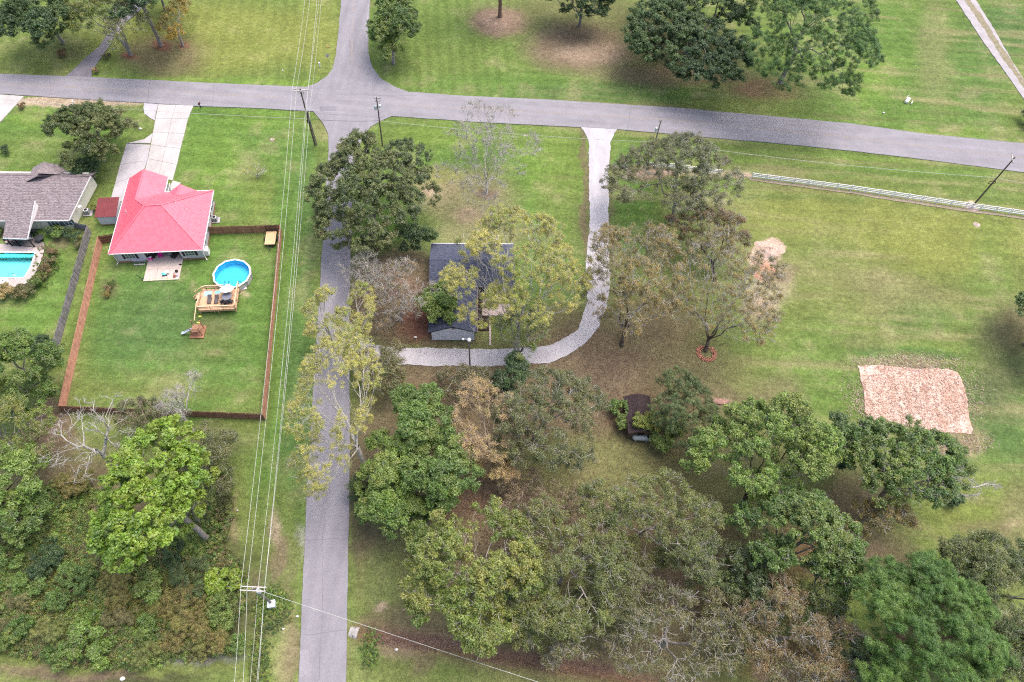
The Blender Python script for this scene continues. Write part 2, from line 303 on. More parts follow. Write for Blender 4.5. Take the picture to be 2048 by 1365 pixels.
# ------------------------------------------------------------------ roads and other flat surfaces
def asphalt(name, base, fade, grit=.18):
    m = bpy.data.materials.new(name); m.use_nodes = True; n = m.node_tree; b = n.nodes['Principled BSDF']
    b.inputs['Roughness'].default_value = .9; b.inputs['Specular IOR Level'].default_value = .2
    tc = n.nodes.new('ShaderNodeTexCoord')
    z1 = n.nodes.new('ShaderNodeTexNoise'); z1.inputs['Scale'].default_value = .35; z1.inputs['Detail'].default_value = 8; z1.inputs['Roughness'].default_value = .7
    z2 = n.nodes.new('ShaderNodeTexNoise'); z2.inputs['Scale'].default_value = 14; z2.inputs['Detail'].default_value = 3
    mp = n.nodes.new('ShaderNodeMapping'); mp.inputs['Scale'].default_value = fade
    n.links.new(tc.outputs['Object'], mp.inputs[0])
    z3 = n.nodes.new('ShaderNodeTexNoise'); z3.inputs['Scale'].default_value = .5; z3.inputs['Detail'].default_value = 5
    n.links.new(mp.outputs[0], z3.inputs['Vector'])
    for z in (z1, z2): n.links.new(tc.outputs['Object'], z.inputs['Vector'])
    def rng_(z, lo, hi):
        r = n.nodes.new('ShaderNodeMapRange'); r.inputs[1].default_value = .3; r.inputs[2].default_value = .7; r.inputs[3].default_value = lo; r.inputs[4].default_value = hi
        n.links.new(z.outputs['Fac'], r.inputs[0]); return r
    a, c, d = rng_(z1, .88, 1.10), rng_(z2, 1-grit, 1+grit), rng_(z3, .90, 1.09)
    k = n.nodes.new('ShaderNodeMath'); k.operation = 'MULTIPLY'; n.links.new(a.outputs[0], k.inputs[0]); n.links.new(c.outputs[0], k.inputs[1])
    k2 = n.nodes.new('ShaderNodeMath'); k2.operation = 'MULTIPLY'; n.links.new(k.outputs[0], k2.inputs[0]); n.links.new(d.outputs[0], k2.inputs[1])
    vm = n.nodes.new('ShaderNodeVectorMath'); vm.operation = 'SCALE'; vm.inputs[0].default_value = base; n.links.new(k2.outputs[0], vm.inputs['Scale'])
    n.links.new(vm.outputs[0], b.inputs['Base Color'])
    bp = n.nodes.new('ShaderNodeBump'); bp.inputs['Strength'].default_value = .3; bp.inputs['Distance'].default_value = .02
    n.links.new(z2.outputs['Fac'], bp.inputs['Height']); n.links.new(bp.outputs[0], b.inputs['Normal'])
    return m
ASPH = asphalt('worn_asphalt', (.248,.238,.262), (.12, 1.4, 1)); ASPH_NS = asphalt('worn_asphalt_side', (.240,.231,.256), (1.6, .08, 1))
ASPH_D = asphalt('drive_asphalt', (.185,.175,.20), (1, 1, 1))
GRAV = asphalt('white_gravel', (.42,.405,.435), (1.4, .3, 1), .08)
CONC = asphalt('concrete', (.44,.415,.41), (1, .5, 1)); CONC_G = asphalt('grey_concrete', (.42,.40,.42), (1, .5, 1))
TRACK = asphalt('track_gravel', (.36,.335,.35), (1, 1, 1))
def ragged(pts, step=.8, amp=.10, seed=0, z=.02):
    r = random.Random(seed); out = []; w_ = 0.0
    n = len(pts)
    for i in range(n):
        a, b = pts[i], pts[(i+1) % n]; L_ = (b-a).length; k = max(1, int(L_/step))
        d = (b-a)/max(L_, 1e-6); nn = Vector((-d.y, d.x, 0))
        for j in range(k):
            w_ = w_*.72+r.uniform(-amp, amp)*.55; p = a.lerp(b, j/k) + nn*(w_+r.uniform(-amp, amp)*.2); out.append((p.x, p.y, z))
    return out
def sheet(name, pts, m, z, amp=.1, step=.8, seed=0, parent=None, depth=.22):
    pl = ragged(GP(pts), step, amp, seed, z)
    mb = MB(); n = len(pl)
    mb.add(pl + [(p[0], p[1], z-depth) for p in pl], [tuple(range(n))] + [(i, n+i, n+(i+1) % n, (i+1) % n) for i in range(n)])
    o = mb.build(name, m, parent)
    if parent is None: o['kind'] = 'structure'
    return o
up_edge = [(-700,100),(-160,134),(0,148),(135,153),(185,155),(500,170),(612,174),(700,181),(830,185),(910,191),(1100,200),(1340,215),(1536,232),(1700,247),(1850,268),(2048,287),(2240,306),(2900,385)]
lo_edge = [(2900,462),(2240,372),(2048,345),(1869,322),(1703,302),(1536,285),(1437,277),(1224,258),(1024,248),(945,244),(820,235),(700,228),(629,223),(512,217),(383,212),(183,200),(0,188),(-160,180),(-700,148)]
main_road = sheet('main_road', up_edge+lo_edge, ASPH, .030, .06)
side_road = sheet('side_road', [(560,2300),(586,1500),(598,1365),(606,1150),(614,976),(625,800),(633,688),(641,555),(646,472),(652,380),(657,300),(656,268),(645,245),(626,222),(700,226),
    (782,233),(760,242),(741,254),(725,275),(714,310),(705,380),(702,472),(700,555),(699,688),(700,800),(699,1000),(695,1200),(692,1365),(688,1500),(672,2300)], ASPH_NS, .026, .07)
north_road = sheet('north_road', [(606,177),(635,166),(655,152),(666,138),(672,110),(677,60),(683,0),(692,-90),(748,-90),(740,0),(737,60),(737,105),(744,135),(760,156),(790,174),(830,188),(700,186)], ASPH_NS, .022, .10)
def line_marks(pts, w, m, name, parent, z, dash=None, seed=0):
    mb = MB(); r = random.Random(seed); g = GP(pts)
    for a, b in zip(g[:-1], g[1:]):
        L_ = (b-a).length; k = max(1, int(L_/1.6)); d = (b-a)/L_; nn = Vector((-d.y, d.x, 0))
        for j in range(k):
            if r.random() < .12: continue
            p = a.lerp(b, j/k); q = a.lerp(b, (j+r.uniform(.7, 1))/k); ww = w*r.uniform(.6, 1)/2
            mb.face([(p-nn*ww)[:2]+(z,), (q-nn*ww)[:2]+(z,), (q+nn*ww)[:2]+(z,), (p+nn*ww)[:2]+(z,)])
    for i, v in enumerate(mb.v): mb.v[i] = (v[0], v[1], z)
    return mb.build(name, m, parent)
YEL = mat('faded_yellow_paint', (.33,.27,.20), .9, .2, 3); WHT = mat('faded_white_paint', (.33,.315,.34), .9, .15, 3)
def offs(pts, dy): return [(x, y+dy) for x, y in pts]
cl = [(-100,163),(0,168),(300,183),(560,195)]; cr = [(800,212),(945,218),(1100,226),(1340,240),(1536,259),(1700,275),(1869,296),(2048,316),(2200,336)]
for p in (cl, cr):
    for o_ in (-.9, .9): line_marks(offs(p, o_), .10, YEL, 'centre_line', main_road, .035, seed=int(p[0][0]+o_*10) & 255)
line_marks(offs(lo_edge[9:2:-1], -3), .09, WHT, 'edge_line', main_road, .035, seed=5)
line_marks(offs(lo_edge[-3:-8:-1], -3), .09, WHT, 'edge_line', main_road, .035, seed=6)
line_marks(offs(up_edge[9:-1], 3), .09, WHT, 'edge_line', main_road, .035, seed=8)
for o_ in (-.9, .9): line_marks([(712+o_,-80),(709+o_,0),(705+o_,60),(703+o_,125)], .09, YEL, 'centre_line', north_road, .027, seed=9)
line_marks([(737,10),(733,70),(732,118)], .10, WHT, 'edge_line', north_road, .027, seed=12)
sheet('asphalt_driveway', [(128,155),(147,139),(165,122),(200,92),(214,70),(222,40),(250,10),(330,-40),(360,-40),(290,12),(252,45),(232,72),(218,92),(206,110),(190,133),(183,142),(184,158)], ASPH_D, .018, .08, seed=3)
sheet('gravel_driveway', [(1162,254),(1170,266),(1177,283),(1178,330),(1179,400),(1178,455),(1172,522),(1171,565),(1175,598),(1164,635),(1156,660),(1134,674),(1105,690),(1057,696),(989,698),(870,697),(795,697),(740,688),(696,676),
    (697,716),(740,724),(775,729),(880,732),(985,733),(1041,729),(1097,726),(1134,713),(1171,686),(1197,656),(1213,618),(1221,565),(1219,522),(1217,455),(1217,400),(1218,330),(1221,285),(1228,268),(1235,258),(1200,256)], GRAV, .016, .14, .3, seed=4)
tr = sheet('gravel_track', [(1895,-30),(1912,0),(1935,35),(1966,82),(2000,130),(2048,198),(2120,290),(2150,280),(2110,240),(2048,160),(2020,115),(1990,62),(1952,0),(1930,-30)], TRACK, .014, .12, .5, seed=5)
sheet('grass_strip', [(1928,0),(1945,25),(1975,70),(2010,125),(2048,176),(2058,180),(2030,133),(2000,88),(1966,35),(1940,0)], mat('track_weeds', (.30,.24,.20), .95, .45, 1.2, col2=(.15,.16,.07)), .020, .22, .3, seed=6, parent=None)
# concrete driveway of the red-roofed house, slab by slab
def lerp2(a, b, t): return (a[0]+(b[0]-a[0])*t, a[1]+(b[1]-a[1])*t)
cdr = thing('concrete_driveway', None, None, P(340,290)); cdr['kind'] = 'structure'
def slabs(rows_l, rows_r, ncol, m, parent, name='slab', z=.05, gap=.035):
    for (a, b, c, d) in zip(rows_l[:-1], rows_r[:-1], rows_r[1:], rows_l[1:]):
        for k in range(ncol):
            q = GP([lerp2(a, b, k/ncol), lerp2(a, b, (k+1)/ncol), lerp2(d, c, (k+1)/ncol), lerp2(d, c, k/ncol)])
            ce = sum(q, Vector())/4; q = [p + (ce-p).normalized()*gap for p in q]
            mb = MB().prism([(p.x, p.y) for p in q], -.12, z+rnd.uniform(-.006, .006)); mb.build(name, m, parent, world=True)
slabs([(317,209),(311,238),(306,265),(302,290),(296,318),(289,345)], [(387,212),(376,238),(369,268),(361,298),(354,330),(345,362)], 2, CONC, cdr)
slabs([(253,288),(240,330),(230,368),(220,404)], [(301,290),(295,322),(286,346),(262,404)], 1, CONC_G, cdr)
slabs([(306,266)], [(302,290)], 1, CONC_G, cdr)
MB().prism([(p.x,p.y) for p in GP([(305.5,267),(301,287),(254,287),(289,279)])], -.12, .045).build('slab', CONC_G, cdr, world=True)
MB().prism([(p.x,p.y) for p in GP([(346,362),(362,366),(343,386),(336,380)])], -.12, .046).build('slab', CONC, cdr, world=True)
sheet('gravel_apron', [(288,206),(317,209),(309,241),(300,236),(289,228),(286,215)], GRAV, .015, .1, .4, seed=8)
nd_ = thing('neighbour_driveway', None, None, P(10,210)); nd_['kind'] = 'structure'
slabs([(-60,185),(-40,240),(-60,300)], [(48,193),(2,243),(-40,290)], 2, CONC, nd_)
# straw-covered plot
STRAW = ground_mat('straw_mulch', 1.0, .9)
def plot_cols(o):
    me = o.data; n = len(me.vertices)
    c = np.zeros(n*3, np.float32); me.vertices.foreach_get('co', c); c = c.reshape(-1, 3); x, y = c[:, 0], c[:, 1]
    r = fbm(x*1.1, y*.16, 201)*.55+fbm(x*1.6, y*1.6, 202)*.45; r = sstep(.34, .66, r)[:, None]
    k = np.array((.49,.33,.265))*(1-r)+np.array((.64,.48,.41))*r; p = sstep(.62, .78, fbm(x*.45, y*.45, 203))[:, None]*.4; k = k*(1-p)+np.array((.42,.26,.18))*p
    a = me.color_attributes.new('Col', 'FLOAT_COLOR', 'POINT'); c4 = np.ones((n, 4), np.float32); c4[:, :3] = k; a.data.foreach_set('color', c4.ravel())
_pl = ragged(GP([(1716,731),(1760,730),(1830,736),(1896,738),(1915,745),(1927,763),(1936,810),(1945,868),(1900,866),(1856,860),(1800,853),(1737,853),(1731,815),(1724,770)]), .35, .22, 9, .03)
bm = bmesh.new(); bm.faces.new([bm.verts.new(p) for p in _pl]); bmesh.ops.triangulate(bm, faces=bm.faces)
_x0 = min(p[0] for p in _pl); _x1 = max(p[0] for p in _pl); _y0 = min(p[1] for p in _pl); _y1 = max(p[1] for p in _pl)
for k in range(int((_x1-_x0)/.4)): bmesh.ops.bisect_plane(bm, geom=bm.verts[:]+bm.edges[:]+bm.faces[:], plane_co=(_x0+.4*k+.2, 0, 0), plane_no=(1, 0, 0))
for k in range(int((_y1-_y0)/.5)): bmesh.ops.bisect_plane(bm, geom=bm.verts[:]+bm.edges[:]+bm.faces[:], plane_co=(0, _y0+.5*k+.2, 0), plane_no=(0, 1, 0))
for v in bm.verts:
    if not v.is_boundary: v.co.z += .02*math.sin(v.co.x*4.1)+rnd.uniform(-.008, .012)
    else: v.co.z -= .05
bmesh.ops.recalc_face_normals(bm, faces=bm.faces)
me = bpy.data.meshes.new('straw_plot'); bm.to_mesh(me); bm.free(); me.materials.append(STRAW)
if me.polygons[0].normal.z < 0: me.flip_normals()
plot = bpy.data.objects.new('straw_plot', me); S.collection.objects.link(plot); plot['kind'] = 'structure'; plot_cols(plot)
# tar-sealed cracks and old patches in the carriageway
def crack(a, b, w, seed, parent, z):
    r = random.Random(seed); a = P(*a); b = P(*b); n = max(3, int((b-a).length/.8)); d = (b-a).normalized(); nn = Vector((-d.y, d.x, 0)); mb = MB(); off = 0; prev = None
    for i in range(n+1):
        off = off*.8+r.uniform(-.12, .12); p = a.lerp(b, i/n)+nn*off; ww = w*r.uniform(.4, 1.3)
        cur = ((p.x-nn.x*ww, p.y-nn.y*ww, z), (p.x+nn.x*ww, p.y+nn.y*ww, z))
        if prev: mb.face([prev[0], cur[0], cur[1], prev[1]])
        prev = cur
    mb.build('tar_seam', TAR, parent)
TAR = mat('tar_seam', (.17,.16,.185), .8, .2, 3)
for k, (a, b) in enumerate([((630,228),(775,237)),((660,190),(835,192)),((620,215),(640,180)),((1010,206),(1020,246)),((1262,216),(1256,258)),((760,190),(757,236)),((300,160),(296,205)),((1640,245),(1632,296)),((430,170),(425,212)),((100,156),(104,192))]): crack(a, b, .045, k, main_road, .036)
for k, (a, b) in enumerate([((612,1080),(699,1076)),((604,1270),(693,1262)),((648,1000),(640,1360)),((700,60),(702,140)),((655,900),(652,1010))]): crack(a, b, .035, 40+k, side_road if k != 3 else north_road, .031)
sheet('patch', [(600,1302),(618,1300),(620,1318),(614,1350),(598,1362)], asphalt('patched_asphalt', (.285,.27,.30), (1,1,1)), .034, .05, .4, seed=77, parent=side_road, depth=.01)
sheet('patch', [(640,214),(672,213),(674,222),(641,223)], asphalt('patched_asphalt_dark', (.215,.205,.235), (1,1,1)), .037, .05, .4, seed=78, parent=main_road, depth=.008)

# ------------------------------------------------------------------ houses
PINKM = mat('coral_metal', (.80,.165,.225), .6, .12, 1.6, spec=.35)
SIDING = mat('pale_grey_siding', (.50,.51,.56), .7, .06, 2); TRIM = mat('white_trim', (.78,.78,.78), .5, .04, 2)
NAVY = mat('black_shutter', (.02,.022,.03), .5, .1, 2); GLASS = mat('window_glass', (.06,.10,.12), .08, .3, 2, spec=.8)
BRICKB = mat('brick_base', (.30,.17,.12), .9, .2, 5); DARK = mat('dark_opening', (.012,.012,.014), .8, .1, 2)
TH = math.atan(.168)
def ribbed_slope(name, poly, eave_a, eave_b, m, parent, pitch=.30, thick=.06, rib=.022, ribm=None):
    """a metal roof slope (3-D polygon) with standing ribs running up from the eave a-b, clipped to the polygon"""
    mb = MB(); mb.slab(poly, thick)
    o = mb.build(name, m, parent)
    a = Vector(eave_a); b = Vector(eave_b); u = (b-a).normalized()
    pv = [Vector(p) for p in poly]; nrm = (pv[1]-pv[0]).cross(pv[2]-pv[0]).normalized()
    if nrm.z < 0: nrm = -nrm
    w = nrm.cross(u).normalized()
    pts2 = [((p-a).dot(u), (p-a).dot(w)) for p in pv]
    rb = MB(); x = min(p[0] for p in pts2)+pitch/2; xm = max(p[0] for p in pts2)
    while x < xm:
        ys_ = []
        for i in range(len(pts2)):
            p, q = pts2[i], pts2[(i+1) % len(pts2)]
            if (p[0]-x)*(q[0]-x) < 0: ys_.append(p[1]+(q[1]-p[1])*(x-p[0])/(q[0]-p[0]))
        ys_.sort()
        for y0, y1 in zip(ys_[::2], ys_[1::2]):
            if y1-y0 > .1:
                A = a+u*x+w*y0; B = a+u*x+w*y1
                rb.add([A-u*.03, A+u*.03, A+nrm*rib, B-u*.03, B+u*.03, B+nrm*rib], [(0,2,5,3),(2,1,4,5),(0,1,2),(3,5,4)])
        x += pitch
    rb.build('roof_ribs', ribm or m, o, kind='stuff')
    return o
def win(parent, x, y, z, w, h, ax, out, shutters=True, panes=(2, 2), nm='window'):
    """window on a wall; ax 'x' = wall runs along x with outward y=out, 'y' likewise; z sill height"""
    def bx(mb, a0, a1, d0, d1, z0, z1):
        lo, hi = sorted((d0*out, d1*out))
        if ax == 'x': mb.box(x+a0, x+a1, y+lo, y+hi, z0, z1)
        else: mb.box(x+lo, x+hi, y+a0, y+a1, z0, z1)
        return mb
    fr = MB(); t = .07
    for (a0, a1, z0, z1) in ((-w/2-t, w/2+t, z-t, z), (-w/2-t, w/2+t, z+h, z+h+t), (-w/2-t, -w/2, z, z+h), (w/2, w/2+t, z, z+h)): bx(fr, a0, a1, .0, .06, z0, z1)
    for i in range(1, panes[0]): bx(fr, -w/2+w*i/panes[0]-.025, -w/2+w*i/panes[0]+.025, .0, .045, z, z+h)
    for i in range(1, panes[1]): bx(fr, -w/2, w/2, .0, .042, z+h*i/panes[1]-.025, z+h*i/panes[1]+.025)
    f = fr.build(nm, TRIM, parent)
    bx(MB(), -w/2, w/2, .005, .025, z, z+h).build('glass', GLASS, f)
    if shutters:
        for sg in (-1, 1):
            c = sg*(w/2+t+.22)
            bx(MB(), c-.2, c+.2, .0, .04, z-.05, z+h+.05).build('shutter', NAVY, parent)
    return f
o0 = P(216,510,2.9)
rh = thing('red_roof_house', 'pale grey house with bright coral red metal roof beside the round pool', 'house', (o0.x, o0.y, 0), TH)
E_, R_, RW_ = 2.9, 7.0, 4.95
X0, X1, Y0, Y1, YW, XW = 0.0, 15.34, .15, 14.0, 17.8, 6.85
RA, RB = (6.3, 6.95), (9.05, 6.95)
slopes = [
 ('roof_slope', [(X0,Y0,E_),(X1,Y0,E_),(*RB,R_),(*RA,R_)], (X0,Y0,E_), (X1,Y0,E_)),
 ('roof_slope', [(X1,Y0,E_),(X1,Y1,E_),(*RB,R_)], (X1,Y0,E_), (X1,Y1,E_)),
 ('roof_slope', [(X0,Y0,E_),(*RA,R_),(3.42,10.4,5.08),(3.42,YW,RW_+.05),(X0,YW,E_)], (X0,YW,E_), (X0,Y0,E_)),
 ('roof_slope', [(XW,Y1,E_),(XW,YW,E_),(3.42,YW,RW_+.05),(3.42,10.4,5.08)], (XW,YW,E_), (XW,Y1,E_)),
 ('roof_slope', [(X1,Y1,E_),(XW,Y1,E_),(3.42,10.4,5.08),(*RA,R_),(*RB,R_)], (X1,Y1,E_), (XW,Y1,E_)),
 ('roof_slope', [(7.75,Y1+.05,E_+.03),(10.0,Y1+.35,4.35),(9.95,11.45,4.42)], (7.75,Y1,E_), (9.9,11.4,E_)),
 ('roof_slope', [(12.4,Y1+.05,E_+.03),(9.95,11.45,4.42),(10.0,Y1+.35,4.35)], (12.4,Y1,E_), (9.9,11.4,E_)),
]
for nm, poly, ea, eb in slopes: ribbed_slope(nm, poly, ea, eb, PINKM, rh)
cap = MB()
for a, b in [((0,.15,E_),(*RA,R_)), ((X1,Y0,E_),(*RB,R_)), ((X1,Y1,E_),(*RB,R_)), ((*RA,R_),(*RB,R_)), ((*RA,R_),(3.42,10.4,5.08)), ((3.42,10.4,5.05),(3.42,YW,RW_+.05)), ((9.95,11.45,4.42),(10,Y1+.35,4.35))]:
    cap.bar(Vector(a)+Vector((0,0,.04)), Vector(b)+Vector((0,0,.04)), .26, .05)
cap.build('ridge_cap', PINKM, rh)
# walls: recessed patio on the south side
wl = MB()
foot = [(.5,.6),(5.3,.6),(5.3,2.9),(11.1,2.9),(11.1,.6),(14.85,.6),(14.85,13.5),(6.4,13.5),(6.4,17.4),(.5,17.4)]
n_ = len(foot)
wl.add([(x, y, 0) for x, y in foot]+[(x, y, 2.83) for x, y in foot], [(i,(i+1) % n_,n_+(i+1) % n_,n_+i) for i in range(n_)]+[tuple(range(n_, 2*n_))])
wl.build('wall', SIDING, rh)
MB().prism([(.5,17.3),(6.4,17.3),(3.42,17.3)], 2.83, 2.84)
MB().add([(.5,17.38,2.8),(6.4,17.38,2.8),(3.42,17.38,4.8),(.5,17.2,2.8),(6.4,17.2,2.8),(3.42,17.2,4.8)], [(0,1,2),(3,5,4),(0,3,4,1),(1,4,5,2),(2,5,3,0)]).build('gable', SIDING, rh)
MB().add([(8.1,13.9,2.85),(12.0,13.9,2.85),(10,13.9,4.1),(8.1,13.7,2.85),(12.0,13.7,2.85),(10,13.7,4.1)], [(0,1,2),(3,5,4),(0,3,4,1),(1,4,5,2),(2,5,3,0)]).build('gable', SIDING, rh)
MB().box(.47,5.3,.57,.6,-.1,.35).build('brick_base', BRICKB, rh); MB().box(11.1,14.88,.57,.6,-.1,.35).box(14.85,14.88,.6,13.5,-.1,.35).build('brick_base', BRICKB, rh)
sf = MB(); sf.box(.02,15.3,.2,2.9,2.80,2.84).box(14.85,15.3,2.9,13.9,2.80,2.84).box(.02,.5,2.9,17.7,2.80,2.84).build('soffit', TRIM, rh)
gt = MB(); gt.box(X0,X1,Y0-.1,Y0,E_-.14,E_-.01).box(X1,X1+.1,Y0,Y1,E_-.14,E_-.01).box(X0-.1,X0,Y0,YW,E_-.14,E_-.01).box(XW,XW+.1,Y1,YW,E_-.14,E_-.01).box(XW+.1,7.75,Y1,Y1+.1,E_-.14,E_-.01); gt.box(12.4,X1,Y1,Y1+.1,E_-.14,E_-.01).build('gutter', TRIM, rh)
for x, y, dx, dy in ((.4,.5,-.3,-.45), (14.95,.5,.3,-.45), (6.5,17.0,.35,.2)):
    MB().bar((x+dx,y+dy,2.78),(x,y,2.4),.1,.09).bar((x,y,2.4),(x,y,.15),.1,.09).bar((x,y,.15),(x+dx*.8,y+dy*.8,.05),.1,.09).build('downspout', TRIM, rh)
win(rh, 2.9, .6, 1.0, 1.5, 1.25, 'x', -1, panes=(3, 2)); win(rh, 12.7, .6, 1.0, 1.5, 1.25, 'x', -1, panes=(3, 2))
win(rh, 14.85, 2.6, 1.1, .8, 1.2, 'y', 1); win(rh, 14.85, 10.2, 1.1, 1.0, 1.3, 'y', 1); win(rh, 14.85, 12.4, 1.1, .8, 1.3, 'y', 1)
win(rh, 8.2, 2.9, .2, 1.7, 2.0, 'x', -1, shutters=False, panes=(2, 1), nm='patio_door')
win(rh, 12.9, 13.5, 1.0, 1.2, 1.3, 'x', 1)
MB().box(8.2,9.2,13.5,13.56,.1,2.15).build('front_door', mat('front_door_paint', (.12,.03,.03), .5), rh)
gd = MB(); [gd.box(1.2,5.7,17.4,17.45,.08+.55*k,.60+.55*k) for k in range(4)]; gd.build('garage_door', TRIM, rh)
for x in (5.4, 11.0): MB().box(x-.1,x+.1,.75,.95,0,2.8).build('porch_post', DARK if x < 6 else NAVY, rh)
for x in (8.0, 12.1): MB().box(x-.08,x+.08,13.75,13.88,0,2.8).build('porch_post', TRIM, rh)
lat = MB(); [lat.bar((7.05, 14.2+.33*k, .1), (7.05, 14.2+.33*k, 2.2), .05, .05) for k in range(9)]; lat.bar((7.05,14.1,1.2),(7.05,17,1.2),.06,.06).bar((7.05,14.1,2.2),(7.05,17,2.2),.06,.06).build('trellis', TRIM, rh)
for px, py, r, h in ((357,418,.07,.5), (374,423,.06,.35), (400,416,.05,.4), (251,421,.09,.35), (253,427,.06,.45)):
    q = P(px, py, 4.3); dx, dy = q.x-o0.x, q.y-o0.y; lx = dx*math.cos(TH)+dy*math.sin(TH); ly = -dx*math.sin(TH)+dy*math.cos(TH)
    zz = 2.9 + (min(15.34-lx, lx)*.65)
    MB().tube((lx,ly,zz-.2),(lx,ly,zz+h),r,r,8).tube((lx,ly,zz-.05),(lx,ly,zz+.05),r*2.6,r*1.2,8).build('vent_pipe', mat('vent_grey', (.45,.42,.44), .5), rh)
MB().box(14.85,15.05,6.2,6.6,1.2,1.75).build('electric_meter', mat('meter_grey', (.35,.36,.37), .5), rh)
# patio behind it
pt = thing('patio', None, None, (o0.x, o0.y, 0), TH); pt['kind'] = 'structure'
for i in range(3):
    for j in range(3):
        a, b = 5.2+i*1.95, -3.4+j*2.1
        MB().box(a+.015, a+1.935, b+.015, b+2.085, -.12, .07+rnd.uniform(-.004,.004)).build('slab', mat('patio_concrete', (.50,.42,.38), .9, .08, 1.5), pt)
sb = MB(); [sb.box(5.2+.98*i+.01, 5.2+.98*(i+1)-.01, -3.72, -3.42, -.1, .08) for i in range(6)]; sb.build('paver_edge', mat('paver_edge_stone', (.55,.50,.38), .9, .15, 3), pt)
# small shed with dark red roof, west of the house
q = P(203,450); sh = thing('garden_shed', 'small white shed with dark red ribbed roof against west side of the coral-roofed house', 'shed', (q.x, q.y, 0), TH)
DRED = mat('dark_red_metal', (.17,.035,.04), .5, .12, 1)
MB().box(0,3.3,0,3.6,0,2.0).build('wall', mat('shed_white', (.62,.62,.66), .7, .05), sh)
ribbed_slope('roof_slope', [(-.2,-.2,2.15),(3.4,-.2,2.15),(3.4,3.9,2.75),(-.2,3.9,2.75)], (-.2,-.2,2.15), (3.4,-.2,2.15), DRED, sh, pitch=.3)
MB().box(0,3.3,-.12,-.02,.02,.12).build('skid', mat('old_lumber', (.22,.15,.10), .9, .3), sh)
MB().box(-.03,-.005,1.2,2.1,.1,1.85).build('door', TRIM, sh)
def ac_unit(label, px, py, rz, s=1.0):
    q = P(px, py); t = thing('air_conditioner', label, 'air conditioner', (q.x, q.y, 0), rz)
    MB().box(-.7*s,.8*s,-.65*s,.65*s,-.05,.08).build('concrete_pad', CONC_G, t)
    bd = MB(); bd.box(-.42*s,.42*s,-.42*s,.42*s,.1,.85*s); bd.build('casing', mat('ac_grey', (.16,.165,.17), .5, .15, 5), t)
    lv = MB(); [lv.box(-.44*s,.44*s,-.44*s,.44*s,.16+.09*k,.19+.09*k) for k in range(7)]; lv.build('louvre', mat('ac_louvre', (.33,.34,.35), .5), t)
    MB().lathe([(.40*s,.85*s),(.40*s,.9*s),(.34*s,.93*s),(.30*s,.90*s)], n=18).build('fan_guard', mat('ac_lid', (.62,.62,.62), .4), t)
    MB().lathe([(.27*s,.935*s),(.20*s,.94*s),(.06*s,.95*s)], n=18).build('fan', DARK, t)
ac_unit('grey air conditioner on concrete pad by east wall of the coral-roofed house', 431, 441, TH)
ac_unit('pale air conditioner outside the gable end of the tan-roofed house', 176, 427, .2, 1.05)
q = P(415,508); hp = thing('wall_unit', 'white box unit standing at southeast corner of the coral-roofed house', 'utility box', (q.x, q.y, 0), TH)
MB().box(-.45,.45,-.55,.55,.08,1.35).build('casing', TRIM, hp); MB().box(-.5,.5,-.6,.6,1.35,1.42).build('lid', TRIM, hp); MB().box(-.4,.4,-.5,.5,0,.08).build('base', CONC_G, hp)

# ---- house with brown-grey shingles, far left
def shingle(name, c, c2):
    m = bpy.data.materials.new(name); m.use_nodes = True; n = m.node_tree; b = n.nodes['Principled BSDF']; b.inputs['Roughness'].default_value = .9; b.inputs['Specular IOR Level'].default_value = .15
    tc = n.nodes.new('ShaderNodeTexCoord'); br = n.nodes.new('ShaderNodeTexBrick'); br.inputs['Scale'].default_value = 1
    br.inputs['Brick Width'].default_value = .32; br.inputs['Row Height'].default_value = .17; br.inputs['Mortar Size'].default_value = .006
    br.inputs['Color1'].default_value = (*c, 1); br.inputs['Color2'].default_value = (*c2, 1); br.inputs['Mortar'].default_value = (*[x*.5 for x in c], 1)
    n.links.new(tc.outputs['UV'], br.inputs['Vector'])
    nz = n.nodes.new('ShaderNodeTexNoise'); nz.inputs['Scale'].default_value = 4; nz.inputs['Detail'].default_value = 6; n.links.new(tc.outputs['Object'], nz.inputs['Vector'])
    mr = n.nodes.new('ShaderNodeMapRange'); mr.inputs[1].default_value = .3; mr.inputs[2].default_value = .7; mr.inputs[3].default_value = .75; mr.inputs[4].default_value = 1.25; n.links.new(nz.outputs['Fac'], mr.inputs[0])
    vm = n.nodes.new('ShaderNodeVectorMath'); vm.operation = 'SCALE'; n.links.new(br.outputs['Color'], vm.inputs[0]); n.links.new(mr.outputs[0], vm.inputs['Scale'])
    n.links.new(vm.outputs[0], b.inputs['Base Color']); return m
